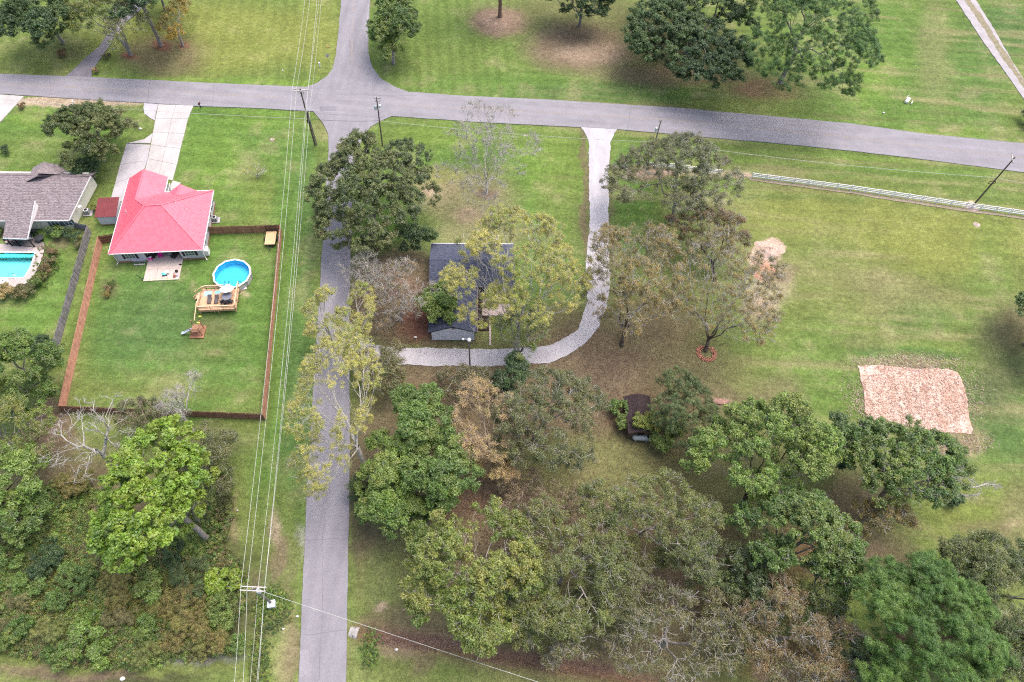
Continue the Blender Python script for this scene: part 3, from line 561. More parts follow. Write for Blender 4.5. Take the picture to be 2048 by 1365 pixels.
def shingle_slope(poly, ea, eb, m, parent, row=.34, thick=.09):
    """a shingled slope: overlapping courses, each a strip proud of the one above, with a wooden deck below"""
    dk = MB().slab([(p[0],p[1],p[2]-.02) for p in poly], thick).build('roof_slope', mat('roof_felt', (.10,.09,.095), .9), parent)
    a = Vector(ea); b = Vector(eb); u = (b-a).normalized(); pv = [Vector(p) for p in poly]
    nrm = (pv[1]-pv[0]).cross(pv[2]-pv[0]).normalized(); nrm = -nrm if nrm.z < 0 else nrm
    w = nrm.cross(u).normalized()
    if sum((p-a).dot(w) for p in pv) < 0: w = -w
    pts = [((p-a).dot(u), (p-a).dot(w)) for p in pv]
    def span(y):
        xs_ = []
        for i in range(len(pts)):
            p, q = pts[i], pts[(i+1) % len(pts)]
            if (p[1]-y)*(q[1]-y) < 0: xs_.append(p[0]+(q[0]-p[0])*(y-p[1])/(q[1]-p[1]))
        return (min(xs_), max(xs_)) if len(xs_) >= 2 else None
    y = min(p[1] for p in pts); ym = max(p[1] for p in pts); vs = []; fs = []; uv = []
    while y < ym-.02:
        y2 = min(y+row, ym-.001); s0 = span(y+.002); s1 = span(y2-.002)
        if s0 and s1:
            A = a+u*s0[0]+w*y+nrm*.035; B = a+u*s0[1]+w*y+nrm*.035; C = a+u*s1[1]+w*y2+nrm*.004; D = a+u*s1[0]+w*y2+nrm*.004
            A2 = A-nrm*.033; B2 = B-nrm*.033; o = len(vs); vs += [A, B, C, D, A2, B2]; fs += [(o,o+1,o+2,o+3), (o+4,o+5,o+1,o)]
            off = rnd.random()
            uv += [(s0[0]+off, y), (s0[1]+off, y), (s1[1]+off, y2), (s1[0]+off, y2)] + [(s0[0]+off, y), (s0[1]+off, y), (s0[1]+off, y), (s0[0]+off, y)]
        y += row
    me = bpy.data.meshes.new('shingles'); me.from_pydata(vs, [], fs); me.materials.append(m); l = me.uv_layers.new(name='UVMap')
    l.data.foreach_set('uv', [c for p in uv for c in p]); o = bpy.data.objects.new('shingle_courses', me); S.collection.objects.link(o); o.parent = dk
    return dk
TANSH = shingle('brown_grey_shingles', (.30,.255,.265), (.17,.145,.155))
CREAM = mat('cream_wall', (.70,.68,.58), .8, .05, 2)
lh = thing('tan_roof_house', 'cream house with brown grey shingle roof at left edge of the picture', 'house', (0,0,0))
A_ = P(137,441,2.7); B_ = P(180,353,3.9); Cc = P(-95,442,2.7); Dd = P(-70,350,3.9)
nr = Vector((-.07,1,0))
shingle_slope([Cc, A_, B_, Dd], Cc, A_, TANSH, lh)
N1 = B_ + nr*2.2 + Vector((0,0,-1.2)); N2 = Dd + nr*2.2 + Vector((0,0,-1.2))
shingle_slope([N1, N2, Dd, B_], N1, N2, TANSH, lh)
MB().bar(Dd+Vector((0,0,.04)), B_+Vector((0,0,.04)), .25, .05).build('ridge_cap', TANSH, lh)
MB().bar(Cc+Vector((0,-.07,-.08)), A_+Vector((0,-.07,-.08)), .1, .16).bar(A_+Vector((.05,0,-.1)), B_+Vector((.05,0,-.1)), .06, .2).build('fascia', TRIM, lh)
wa = A_+Vector((-.45,.5,0)); wb = B_+Vector((-1.1,1.6,0)); wc = Cc+Vector((0,.5,0)); wd = Dd+Vector((0,1.6,0))
w_ = MB(); base = [(wc.x,wc.y),(wa.x,wa.y),(wb.x,wb.y),(wd.x,wd.y)]
w_.add([(x,y,0) for x,y in base]+[(base[0][0],base[0][1],2.6),(base[1][0],base[1][1],2.6),(base[2][0],base[2][1],3.2),(base[3][0],base[3][1],3.2)], [(0,1,5,4),(1,2,6,5),(2,3,7,6),(3,0,4,7),(4,5,6,7)]); w_.build('wall', CREAM, lh)
gm = MB(); g0 = Vector((wa.x,wa.y,2.55)); g1 = Vector((wb.x,wb.y,3.15)); gm.add([g0, g1, B_+Vector((-.12,0,-.16)), A_+Vector((-.05,.05,-.16))], [(0,1,2,3)]); gm.build('gable', CREAM, lh)
al = math.atan2(wa.y-wc.y, wa.x-wc.x)
for px in (107, 134):
    q = P(px, 456, 1.3); t_ = (Vector((q.x,q.y,0))-Vector((wc.x,wc.y,0))).dot(Vector((math.cos(al),math.sin(al),0)))
    s_ = bpy.data.objects.new('window', None)
    f_ = MB()
    c_ = Vector((wc.x+math.cos(al)*t_, wc.y+math.sin(al)*t_, 0)); u_ = Vector((math.cos(al),math.sin(al),0)); v_ = Vector((math.sin(al),-math.cos(al),0))
    def bq(mb, a0, a1, d0, d1, z0, z1):
        pts = [c_+u_*a+v_*d for a, d in ((a0,d0),(a1,d0),(a1,d1),(a0,d1))]; return mb.prism([(p.x,p.y) for p in pts], z0, z1)
    bq(f_,-.7,.7,0,.05,.75,.85); bq(f_,-.7,.7,0,.05,2.15,2.25); bq(f_,-.7,-.6,0,.05,.85,2.15); bq(f_,.6,.7,0,.05,.85,2.15); bq(f_,-.04,.04,0,.05,.85,2.15); bq(f_,-.6,.6,0,.045,1.46,1.53)
    f = f_.build('window', TRIM, lh); bq(MB(),-.6,.6,.005,.02,.85,2.15).build('glass', GLASS, f)
    for sg in (-1, 1): bq(MB(), sg*.92-.2, sg*.92+.2, 0, .05, .7, 2.3).build('shutter', mat('green_shutter', (.10,.16,.16), .6), lh)
# front wing
pk = P(88,324,3.75); ee = P(117,330,2.85); ej = P(144,351,2.75)
_nn = (ee-pk).cross(ej-pk); pj = min((P(74,353,2.4+.05*i) for i in range(50)), key=lambda p: abs((p-pk).dot(_nn)))
ww_ = P(66,350,2.7)+Vector((0,1.2,0)); wn = pk+Vector((-2.2,-.6,-1.0)); wj = pj+Vector((-2.2,-.6,-1.0))
shingle_slope([ej, ee, pk, pj], ej, ee, TANSH, lh); shingle_slope([wn, wj, pj, pk], wn, wj, TANSH, lh)
MB().add([(ee.x-.2,ee.y-.3,2.6),(wn.x+.2,wn.y-.3,2.6),(pk.x,pk.y-.3,3.6),(ee.x-.2,ee.y-.3,0),(wn.x+.2,wn.y-.3,0),(ej.x-.2,ej.y,2.6),(ej.x-.2,ej.y,0),(wj.x+.2,wj.y,2.6),(wj.x+.2,wj.y,0)], [(0,2,1),(0,1,4,3),(0,3,6,5),(1,7,8,4)]).build('wing_wall', CREAM, lh)
# lean-to roof over the pool terrace
t0, t1, t2, t3 = P(6,476,2.5), P(54,478,2.5), P(69,402,4.4), P(20,398,4.4)
shingle_slope([t0, t1, t2, t3], t0, t1, TANSH, lh)
MB().bar(t0+Vector((0,-.06,-.1)), t1+Vector((0,-.06,-.1)), .08, .2).bar(t1+Vector((.05,0,-.12)), t2+Vector((.05,0,-.12)), .06, .24).build('fascia', TRIM, lh)
MB().add([t1+Vector((.0,.3,-.12)), t2+Vector((0,0,-.12)), Vector((t2.x,t2.y,2.9)), Vector(((t1.x+t2.x)/2,(t1.y+t2.y)/2,2.75))], [(0,1,2,3)]).add([t0+Vector((.0,.3,-.12)), t3+Vector((0,0,-.12)), Vector((t3.x,t3.y,2.9)), Vector(((t0.x+t3.x)/2,(t0.y+t3.y)/2,2.75))], [(0,1,2,3)]).build('gable', TRIM, lh)
for p in (t0.lerp(t1,.35), t0.lerp(t1,.97), t0.lerp(t1,.03)): MB().box(p.x-.08,p.x+.08,p.y+.15,p.y+.31,0,2.38).build('porch_post', DARK, lh)
MB().tube((A_.x+.1,A_.y+3.2,2.0),(A_.x+.5,A_.y+3.4,2.5),.03,.03,6).lathe([(.02,0),(.2,.06),(.32,.16)], (A_.x+.5,A_.y+3.4,2.5), 12).build('satellite_dish', TRIM, lh)
# terrace and pool of that house
tz = thing('pool_terrace', None, None, P(40,520)); tz['kind'] = 'structure'
pool_out = [(-90,505),(72,506),(69,514),(62,535),(51,554),(46,557),(-120,557)]
deckp = [(-95,486),(14,489),(30,493),(90,497),(84,520),(75,540),(62,562),(58,566),(40,572),(20,577),(-120,575)]
TERR = mat('terrace_concrete', (.44,.38,.365), .9, .12, 1.2, bump=.1)
po = [(p.x,p.y) for p in GP(pool_out)]; do_ = [(p.x,p.y) for p in GP(deckp)]
bm = bmesh.new()
def ring(bm, pts, z): return [bm.verts.new((x,y,z)) for x, y in pts]
def edgeloop(vs): return [bm.edges.new((vs[i], vs[(i+1) % len(vs)])) for i in range(len(vs))]
r1_ = edgeloop(ring(bm, po, .09)); r2_ = edgeloop(ring(bm, do_, .09)); bmesh.ops.triangle_fill(bm, use_beauty=True, edges=r1_+r2_)
me = bpy.data.meshes.new('terrace_surface'); bmesh.ops.recalc_face_normals(bm, faces=bm.faces); bm.to_mesh(me); bm.free(); me.materials.append(TERR)
for p in me.polygons:
    if p.normal.z < 0: me.flip_normals(); break
o = bpy.data.objects.new('terrace_surface', me); S.collection.objects.link(o); o.parent = tz; o.location = -Vector(tz.location)
MB().prism([(p.x,p.y) for p in GP([(14,489),(90,497),(88,486),(56,470),(4,470)])], -.1, .082).build('terrace_surface', mat('terrace_brown', (.21,.18,.17), .9, .25, 3), tz, world=True)
LINER = mat('pool_liner', (.30,.80,.82), .5, .06, .6); COPE = mat('pool_coping', (.72,.70,.72), .7, .06)
lp = thing('swimming_pool', 'turquoise rectangular in-ground pool with concrete terrace behind the tan-roofed house', 'pool', P(30,530))
lw = MB(); n_ = len(po); lw.add([(x,y,.08) for x,y in po]+[(x,y,-1.3) for x,y in po], [(i,(i+1) % n_,n_+(i+1) % n_,n_+i) for i in range(n_)]+[tuple(range(n_,2*n_))]); lw.build('basin', LINER, lp, world=True)
cp = MB()
for i in range(n_-1):
    a = Vector((*po[i],.11)); b = Vector((*po[i+1],.11)); cp.bar(a, b, .22, .08)
cp.build('coping', COPE, lp, world=True)
def water_mat(name, tint):
    m = bpy.data.materials.new(name); m.use_nodes = True; n = m.node_tree; n.nodes.clear()
    out = n.nodes.new('ShaderNodeOutputMaterial'); tr_ = n.nodes.new('ShaderNodeBsdfTransparent'); tr_.inputs[0].default_value = (*tint, 1)
    gl = n.nodes.new('ShaderNodeBsdfGlossy'); gl.inputs['Roughness'].default_value = .08
    fr = n.nodes.new('ShaderNodeFresnel'); fr.inputs[0].default_value = 1.33; mx = n.nodes.new('ShaderNodeMixShader')
    nz = n.nodes.new('ShaderNodeTexNoise'); nz.inputs['Scale'].default_value = 2.2; bp = n.nodes.new('ShaderNodeBump'); bp.inputs['Strength'].default_value = .25; bp.inputs['Distance'].default_value = .1
    n.links.new(nz.outputs['Fac'], bp.inputs['Height']); n.links.new(bp.outputs[0], gl.inputs['Normal']); n.links.new(bp.outputs[0], fr.inputs['Normal'])
    n.links.new(fr.outputs[0], mx.inputs[0]); n.links.new(tr_.outputs[0], mx.inputs[1]); n.links.new(gl.outputs[0], mx.inputs[2]); n.links.new(mx.outputs[0], out.inputs[0]); return m
WATER = water_mat('clear_pool_water', (.72,.97,1.0))
MB().face([(x,y,-.06) for x,y in po]).build('water', WATER, lp, world=True)
st = MB()
a_, b_ = P(-90,505), P(72,506)
d_ = (b_-a_).normalized(); st.bar(a_+Vector((0,-.45,-.32)), b_+Vector((-.3,-.45,-.32)), .9, .3); st.build('bench_step', mat('pool_liner_dark', (.16,.62,.66), .5, .04), lp, world=True)
# terrace clutter
def at(px, py): q = P(px, py); return (q.x, q.y, .09)
CH = mat('dark_rattan', (.035,.04,.05), .7, .3, 8); LTC = mat('pale_cushion', (.55,.56,.58), .8, .1)
def patio_chair(px, py, rz, label, m=CH, cush=None, group=None, z=.09):
    q = at(px, py); t = thing('patio_chair', label, 'chair', (q[0], q[1], z), rz, group)
    MB().box(-.3,.3,-.28,.3,.36,.44).build('seat', cush or m, t); MB().box(-.3,.3,.26,.36,.44,1.0).build('backrest', m, t)
    [MB().box(x-.03,x+.03,y-.03,y+.03,0,.37).build('leg', m, t) for x in (-.27,.27) for y in (-.25,.28)]
    for s in (-1, 1): MB().box(s*.33-.04,s*.33+.04,-.28,.3,.6,.66).build('armrest', m, t)
    return t
patio_chair(64,480,.4,'dark patio chair with white cushion right of the lean-to corner', cush=LTC)
patio_chair(44,489,2.6,'green cushioned chair at the edge of the pool terrace under the lean-to', cush=mat('teal_cushion', (.06,.16,.15), .8))
patio_chair(33,489,2.9,'grey chair left of the green cushioned terrace chair', cush=mat('slate_cushion', (.14,.17,.2), .8))
patio_chair(17,487,.9,'orange and white striped chair on the left end of the shaded terrace', cush=mat('striped_cushion', (.50,.25,.12), .8, .5, 9, col2=(.7,.7,.68)))
q = at(66,470); gr = thing('grill', 'covered black grill on its stand east of the lean-to roof', 'grill', (q[0]+.6, q[1], .05), .5)
MB().box(-.5,.5,-.25,.25,.7,.8).build('shelf', DARK, gr); MB().lathe([(.28,.8),(.36,.95),(.3,1.15),(.1,1.22)], n=14, sx=1.2, sy=.8).build('lid', NAVY, gr); [MB().box(x-.03,x+.03,y-.03,y+.03,0,.7).build('leg', DARK, gr) for x in (-.35,.35) for y in (-.18,.18)]
q = at(82,481); um = thing('round_table', 'round dark table with black cover on grass by the lean-to', 'table', (q[0], q[1], 0))
MB().lathe([(.75,.68),(.78,.72),(.74,.76),(.1,.8)], n=20).build('tabletop', mat('black_cover', (.03,.035,.04), .6, .2), um); MB().tube((0,0,0),(0,0,.7),.06,.06,8).lathe([(.3,0),(.28,.05),(.08,.08)], n=12).build('pedestal', DARK, um)
q = at(8,564); rt = thing('parasol_stand', 'round white parasol base on pool terrace corner', 'parasol base', (q[0], q[1], .09))
MB().lathe([(.72,0),(.74,.04),(.62,.09),(.15,.13)], n=20).build('disc', mat('offwhite', (.62,.6,.62), .7), rt); MB().tube((0,0,.1),(0,0,.45),.07,.06,10).build('sleeve', DARK, rt)
q = at(28,553); ld = thing('pool_ladder', 'chrome ladder handrails over south edge of turquoise pool', 'ladder', (q[0], q[1], .09))
for s in (-.3, .3): MB().path([(s,-.45,0),(s,-.45,.7),(s,-.25,.85),(s,.1,.7),(s,.25,-.2)], .035, 6).build('handrail', mat('chrome', (.6,.6,.6), .2, .05, metal=1), ld)
MB().box(-.3,.3,.18,.3,-.12,-.08).build('step', TRIM, ld)
q = at(60,506); sk = thing('skimmer_float', 'small white float at northeast end of turquoise pool', 'pool float', (q[0], q[1], .1)); MB().lathe([(.2,0),(.24,.1),(.16,.2),(.05,.24)], n=12).build('float', TRIM, sk)

# ---- white house with dark shingles, centre
DKSH = shingle('blue_black_shingles', (.095,.106,.155), (.055,.064,.098))
WW = mat('white_siding', (.80,.80,.84), .7, .03, 2)
TW = math.atan(.094); wo = Vector((-13.45,58.95,0))
wh = thing('white_house', 'white single-storey house with blue black shingle roof half hidden by the yellow tree', 'house', wo, TW)
EV, RG = 2.6, 4.25
shingle_slope([(-.1,-.35,EV),(3.85,-.35,RG),(3.85,13.2,RG),(-.1,9.0,EV)], (-.1,9.0,EV), (-.1,-.35,EV), DKSH, wh)
shingle_slope([(7.75,-.35,EV),(7.75,8.7,EV),(3.85,13.2,RG),(3.85,-.35,RG)], (7.75,-.35,EV), (7.75,8.7,EV), DKSH, wh)
shingle_slope([(7.75,8.7,EV),(14.1,8.7,EV),(14.1,13.2,RG),(3.85,13.2,RG)], (7.75,8.7,EV), (14.1,8.7,EV), DKSH, wh)
shingle_slope([(-.3,9.0,EV+.02),(3.85,13.2,RG),(-.3,13.2,RG)], (-.3,9.0,EV), (3.85,9.0,EV), DKSH, wh)
shingle_slope([(-.3,13.2,RG),(14.1,13.2,RG),(14.1,18.1,EV),(-.3,18.1,EV)], (14.1,18.1,EV), (-.3,18.1,EV), DKSH, wh)
fw = MB(); footw = [(.35,0),(7.3,0),(7.3,9.1),(13.8,9.1),(13.8,17.7),(.1,17.7),(.1,9.1),(.35,9.1)]; n_ = len(footw)
fw.add([(x,y,0) for x,y in footw]+[(x,y,2.55) for x,y in footw], [(i,(i+1) % n_,n_+(i+1) % n_,n_+i) for i in range(n_)]+[tuple(range(n_,2*n_))]); fw.build('wall', WW, wh)
MB().add([(.35,-.02,2.5),(7.3,-.02,2.5),(7.3,-.02,2.62),(3.85,-.02,4.1),(.35,-.02,2.62)], [(0,1,2,3,4)]).build('gable', WW, wh); MB().add([(13.8,9.1,2.5),(13.8,17.7,2.5),(13.8,13.2,4.1)], [(0,1,2)]).build('gable', WW, wh); MB().add([(.1,9.1,2.5),(.1,17.7,2.5),(.1,13.2,4.1)], [(0,2,1)]).build('gable', WW, wh)
ld_ = MB(); [ld_.box(.33,7.32,-.035,-.021,.12+.24*k,.15+.24*k) for k in range(10)]; ld_.build('lap_shadow_lines', mat('siding_shadow_line', (.66,.66,.70), .7), wh)  # grey strips, the shade under each siding lap put into their colour
MB().box(.3,7.35,-.16,-.04,0,.22).build('foundation_ledge', mat('ledge_white', (.70,.70,.75), .7), wh)
for a, b in [((-.12,-.37),(3.85,-.37)), ((7.77,-.37),(3.85,-.37))]:
    MB().bar((a[0],a[1],EV-.08),(b[0],b[1],RG-.08),.05,.2).build('fascia', NAVY, wh)
for k in range(2): MB().box(3.7,4.4,-.06,-.022,3.02+.3*k,3.18+.3*k).build('gable_vent', DARK, wh)
for x in (.3, 7.38): MB().box(x-.05,x+.05,-.14,-.05,0,2.5).build('downspout', NAVY, wh)
MB().box(-.3,14.1,18.1,18.22,EV-.1,EV+.03).build('gutter', TRIM, wh); MB().box(7.75,7.85,-.3,8.7,EV-.1,EV+.02).build('gutter', mat('brown_gutter', (.30,.16,.14), .6), wh)
chm = MB(); chm.box(9.6,11.3,15.6,17.4,2.4,5.5); ch = chm.build('chimney', mat('white_brick', (.80,.80,.82), .8, .06, 6), wh)
MB().box(9.45,11.45,15.45,17.55,5.5,5.68).build('chimney_cap', TRIM, ch); MB().box(9.95,10.35,16.2,16.8,5.68,5.95).box(10.6,10.95,16.2,16.8,5.68,5.95).build('flue', CONC_G, ch)
MB().box(7.9,8.9,9.02,9.08,.1,2.2).build('door', DARK, wh); win(wh, 11.2, 9.1, 1.0, 1.4, 1.1, 'x', -1, shutters=False)
for y in (2.2, 5.6): win(wh, 7.3, y, 1.0, 1.0, 1.1, 'y', 1, shutters=False)
for y in (2.5, 6.5, 11.5, 15.0): win(wh, .34 if y < 9 else .09, y, 1.0, 1.0, 1.1, 'y', -1, shutters=False)
wp = thing('back_patio', None, None, wo, TW); wp['kind'] = 'structure'
PK = mat('pinkish_concrete', (.47,.385,.36), .9, .14, 1.3)
MB().box(8.6,13.6,4.7,7.2,-.12,.06).build('slab', PK, wp); MB().box(8.7,10.1,7.24,8.5,-.12,.07).build('slab', PK, wp); MB().box(9.75,10.05,-1.2,4.66,-.12,.05).build('slab', PK, wp)
fb = MB().prism([(7.45,1.7),(9.7,1.7),(9.7,4.6),(8.5,4.6),(8.5,8.3),(7.45,8.3)], -.1, .03).build('mulch_bed', mat('dark_mulch', (.035,.025,.022), .95, .4, 6, bump=.6), wp)
q = P(905,676); 
# ------------------------------------------------------------------ fences
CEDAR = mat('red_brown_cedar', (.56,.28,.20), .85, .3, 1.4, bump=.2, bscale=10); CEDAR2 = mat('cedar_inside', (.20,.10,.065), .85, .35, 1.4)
OLDW = mat('weathered_grey_wood', (.23,.22,.23), .9, .4, 1.6, bump=.3, bscale=8); RAILC = mat('cedar_rail', (.28,.15,.10), .85, .2, 3)
def plank_fence(label, a, b, h, m, mr, side, group=None, sec=2.44, w=.14, gap=.012, rough=.02, seed=0, slant=0.0):
    """board fence from a to b; each bay is a panel of nailed pickets, with rails and posts on the given side"""
    r = random.Random(seed); a = Vector(a); b = Vector(b); L_ = (b-a).length; n = max(1, round(L_/sec)); rz = math.atan2(b.y-a.y, b.x-a.x)
    t = thing('wooden_fence', label, 'fence', (a.x, a.y, 0), rz, group); s = L_/n
    for k in range(n):
        mb = MB(); x = k*s
        while x < (k+1)*s-.02:
            hh = h+r.uniform(-rough, rough); y = r.uniform(-.006, .006)+ (r.uniform(-.05,.05) if slant else 0)
            mb.box(x, min(x+w-gap, (k+1)*s), y-.012, y+.012, -.12, hh); x += w
        mb.build('fence_panel', m, t)
        rl = MB()
        for z in (.3, h*.52, h-.25): rl.box(k*s+.06, (k+1)*s-.06, min(side*.022, side*.07), max(side*.022, side*.07), z-.045, z+.045)
        rl.build('rail', mr, t)
    for k in range(n+1): MB().box(k*s-.05, k*s+.05, min(side*.02,side*.12), max(side*.02,side*.12), -.2, h-.05).build('post', mr, t)
    return t
FNW, FSW, FSE, FNE = P(205,487), P(129,823), P(531,839), P(564,464)
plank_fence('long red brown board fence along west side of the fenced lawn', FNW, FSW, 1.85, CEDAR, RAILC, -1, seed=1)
plank_fence('red brown board fence behind the dead white tree at foot of the fenced lawn', FSW, FSE, 1.85, mat('cedar_shaded', (.26,.145,.11), .85, .3, 1.4), RAILC, -1, seed=2)  # darker copy of the cedar, shade of the south face put into its colour
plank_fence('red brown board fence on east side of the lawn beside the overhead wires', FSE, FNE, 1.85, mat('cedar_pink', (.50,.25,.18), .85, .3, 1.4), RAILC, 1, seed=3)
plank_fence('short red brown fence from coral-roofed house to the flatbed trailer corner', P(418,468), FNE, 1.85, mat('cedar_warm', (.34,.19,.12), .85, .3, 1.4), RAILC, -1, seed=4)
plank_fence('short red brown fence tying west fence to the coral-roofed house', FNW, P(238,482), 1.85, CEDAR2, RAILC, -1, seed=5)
plank_fence('weathered grey leaning board fence between the two back lawns', P(183,464), P(115,703), 1.8, OLDW, OLDW, -1, seed=6, rough=.09, slant=1, w=.2)
plank_fence('short weathered grey fence joining the cream house corner', P(146,455), P(183,464), 1.7, OLDW, OLDW, -1, seed=7, rough=.08)
# white rail fence
VW = mat('white_vinyl', (.85,.85,.86), .5, .03, 2)
wf = thing('rail_fence', 'long white three-rail fence along south side of the main road', 'fence', P(1505,353))
def rail_run(root, pts, skip=()):
    g = GP(pts); d = 0
    for a, b in zip(g[:-1], g[1:]):
        L_ = (b-a).length; n = max(1, round(L_/2.6))
        for k in range(n):
            p = a.lerp(b, k/n); q = a.lerp(b, (k+1)/n)
            MB().box(p.x-.09,p.x+.09,p.y-.09,p.y+.09,-.1,1.38).add([(p.x-.09,p.y-.09,1.38),(p.x+.09,p.y-.09,1.38),(p.x+.09,p.y+.09,1.38),(p.x-.09,p.y+.09,1.38),(p.x,p.y,1.46)], [(0,1,2,3),(0,1,4),(1,2,4),(2,3,4),(3,0,4)]).build('post', VW, root, world=True)
            for z in (.36, .76, 1.16): MB().bar((p.x,p.y,z),(q.x,q.y,z),.09,.20).build('rail', VW, root, world=True)
    p = g[-1]; MB().box(p.x-.07,p.x+.07,p.y-.07,p.y+.07,-.1,1.42).build('post', VW, root, world=True)
rail_run(wf, [(1503,356),(1700,381),(1900,411),(2048,432),(2130,444)])
wf2 = thing('rail_fence', 'short white rail fence seen through the grey-green tree by gravel driveway', 'fence', P(1350,340))
rail_run(wf2, [(1292,334),(1345,338),(1440,350)])
sheet('fence_strip', [(1490,352),(1503,356),(1700,382),(1900,413),(2048,434),(2130,446),(2130,451),(2048,439),(1900,419),(1700,387),(1500,361)], mat('bare_strip', (.34,.27,.22), .95, .35, 1.5, col2=(.22,.20,.12)), .005, .12, .5, seed=21)

# ------------------------------------------------------------------ poles and wires
POLE = mat('weathered_pole', (.13,.10,.085), .9, .3, 2); POLEG = mat('grey_pole', (.22,.20,.19), .9, .25, 2)
XARM = mat('crossarm_wood', (.50,.47,.45), .8, .15, 3); TRF = mat('transformer_grey', (.58,.64,.66), .4, .06, 2); INS = mat('insulator', (.60,.58,.58), .3, .1, 5)
WIRE = mat('aluminium_wire', (.48,.50,.46), .5, .04, 1); WIRED = mat('dark_wire', (.07,.07,.08), .6)
ARM_DIR = Vector((1, .03, 0)).normalized()
def utility_pole(label, base, H, arms=((0,2.6),), lean=(0,0), m=POLE, tr=None, rz=0.0, r=.16):
    t = thing('utility_pole', label, 'utility pole', (base.x, base.y, 0))
    top = Vector((lean[0], lean[1], H)); at_ = lambda z: Vector((lean[0]*z/H, lean[1]*z/H, z))
    MB().tube((0,0,-.3), top, r*1.15, r*.75, 12).build('pole', m, t)
    u = Vector((math.cos(rz), math.sin(rz), 0)); v = Vector((-u.y, u.x, 0))
    for dz, L_ in arms:
        z = H-.35-dz
        for sg in ((-1, 1) if len(arms) == 1 and L_ > 2.9 else (1,)):
            c = at_(z)+v*sg*.22; a = MB().bar(c-u*L_/2, c+u*L_/2, .12, .14).build('crossarm', XARM, t)
            for k in (-1, -.45, 1): MB().lathe([(.05,0),(.08,.06),(.05,.12),(.07,.18),(.03,.24)], c+u*L_/2*k*.95+Vector((0,0,.07)), 8).build('insulator', INS, a)
        if L_ > 2.0:
            for sg in (-1, 1): MB().bar(at_(z-.8), at_(z)+u*sg*L_*.3, .05, .05).build('arm_brace', POLEG, t)
    if tr:
        c = at_(H*tr[0])+u*tr[1]*.45
        q = MB().lathe([(.22,-.5),(.27,-.45),(.27,.35),(.22,.42),(.05,.45)], c, 14).build('transformer', TRF, t)
        MB().tube(c+Vector((.1,0,.42)), c+Vector((.14,0,.62)), .04, .03, 6).tube(c+Vector((-.1,0,.42)), c+Vector((-.14,0,.62)), .04, .03, 6).build('bushing', INS, q)
        MB().bar(at_(H*tr[0]), c, .1, .12).build('bracket', POLEG, t)
    return t
b1, b2, b3, b4, b5 = P(630,290), P(765,292), P(1943,415), P(545,1208), P(1311,282)
def top_of(b, px, py, H): q = P(px, py, H); return (q.x-b.x, q.y-b.y)
H1, H2, H3, H4, H5 = 13.0, 11.2, 12.8, 9.6, 5.6
l1 = top_of(b1, 600, 178, H1); l2 = top_of(b2, 753, 195, H2); l3 = top_of(b3, 2030, 315, H3); l4 = top_of(b4, 505, 1177, H4); l5 = top_of(b5, 1322, 242, H5)
u1 = utility_pole('tall leaning utility pole with wide crossarm at the corner by the crossroads', b1, H1, ((0,3.0),), l1, rz=.03)
MB().tube((.35,.1,-.2), (l1[0]*.62+.25,l1[1]*.62,8.0), .12, .1, 10).build('brace_pole', POLEG, u1)
MB().lathe([(.30,0),(.36,.3),(.30,.6)], (l1[0]*.42,l1[1]*.42,5.4), 12).build('cable_coil', DARK, u1)
MB().bar((l1[0]-.8,l1[1]-.2,H1-1.8),(l1[0],l1[1],H1-1.4),.08,.08).bar((l1[0]+.1,l1[1],H1-1.4),(l1[0]+.7,l1[1]+.2,H1-.6),.08,.08).build('switch_arm', INS, u1)
u2 = utility_pole('slim dark utility pole with transformer on the east side of the crossroads', b2, H2, ((0,1.2),(.7,.9)), l2, tr=(.80,-1), r=.13)
MB().lathe([(.18,-.3),(.21,-.2),(.21,.25),(.05,.32)], (l2[0]*.83+.4,l2[1]*.83,H2*.83), 12).build('transformer', mat('blue_white_can', (.62,.72,.80), .4), u2)
u3 = utility_pole('dark utility pole with cable coil standing against the white rail fence', b3, H3, ((0,2.6),), l3, rz=1.35, r=.15)
MB().tube((0,0,0),(0,0,.01),.01,.01,3)
ccoil = MB(); cc = Vector((l3[0]*.5, l3[1]*.5, H3*.5))
for k in range(20):
    a0, a1 = 2*PI*k/20, 2*PI*(k+1)/20
    for rr in (.62, .56): ccoil.tube(cc+Vector((math.cos(a0)*rr, .2, math.sin(a0)*rr*.7)), cc+Vector((math.cos(a1)*rr, .2, math.sin(a1)*rr*.7)), .05, .05, 5, False)
ccoil.build('cable_coil', DARK, u3)
u4 = utility_pole('utility pole with double crossarm and transformer at the thicket edge', b4, H4, ((0,3.0),), l4, tr=(.84,.7), m=POLEG, rz=.03, r=.15)
u5 = utility_pole('short pole carrying a big pale transformer beside the main road driveway mouth', b5, H5+.2, ((.2,.7),), l5, tr=(.55,-1.1), m=POLEG, r=.13)
for lab, px, py, rx in (('pile of pale gravel at foot of the fence-side utility pole', 1946,417,1.15), ('pale gravel pad around the yellow guy wire anchor', 1954,449,.75)):
    q = P(px, py); mb = MB(); n = 14
    rr = [rx*rnd.uniform(.85,1.15) for _ in range(n)]
    vs = [(rr[i]*math.cos(2*PI*i/n), rr[i]*math.sin(2*PI*i/n), -.12) for i in range(n)]+[(.6*rr[i]*math.cos(2*PI*i/n), .6*rr[i]*math.sin(2*PI*i/n), .04) for i in range(n)]+[(0,0,.1)]
    mb.add(vs, [(i,(i+1) % n,n+(i+1) % n,n+i) for i in range(n)]+[(n+i,n+(i+1) % n,2*n) for i in range(n)])
    o = mb.build('gravel_mound', mat('tan_gravel', (.42,.34,.30), .95, .3, 5, bump=.6), None, smooth=True); o.location = q; tag(o, lab, 'gravel pile')
q = P(1954,449); gw = thing('guy_wire', 'yellow sleeved guy wire rising from gravel pad toward the fence-side pole', 'guy wire', q)
YS = mat('yellow_sleeve', (.62,.58,.12), .5, .05)
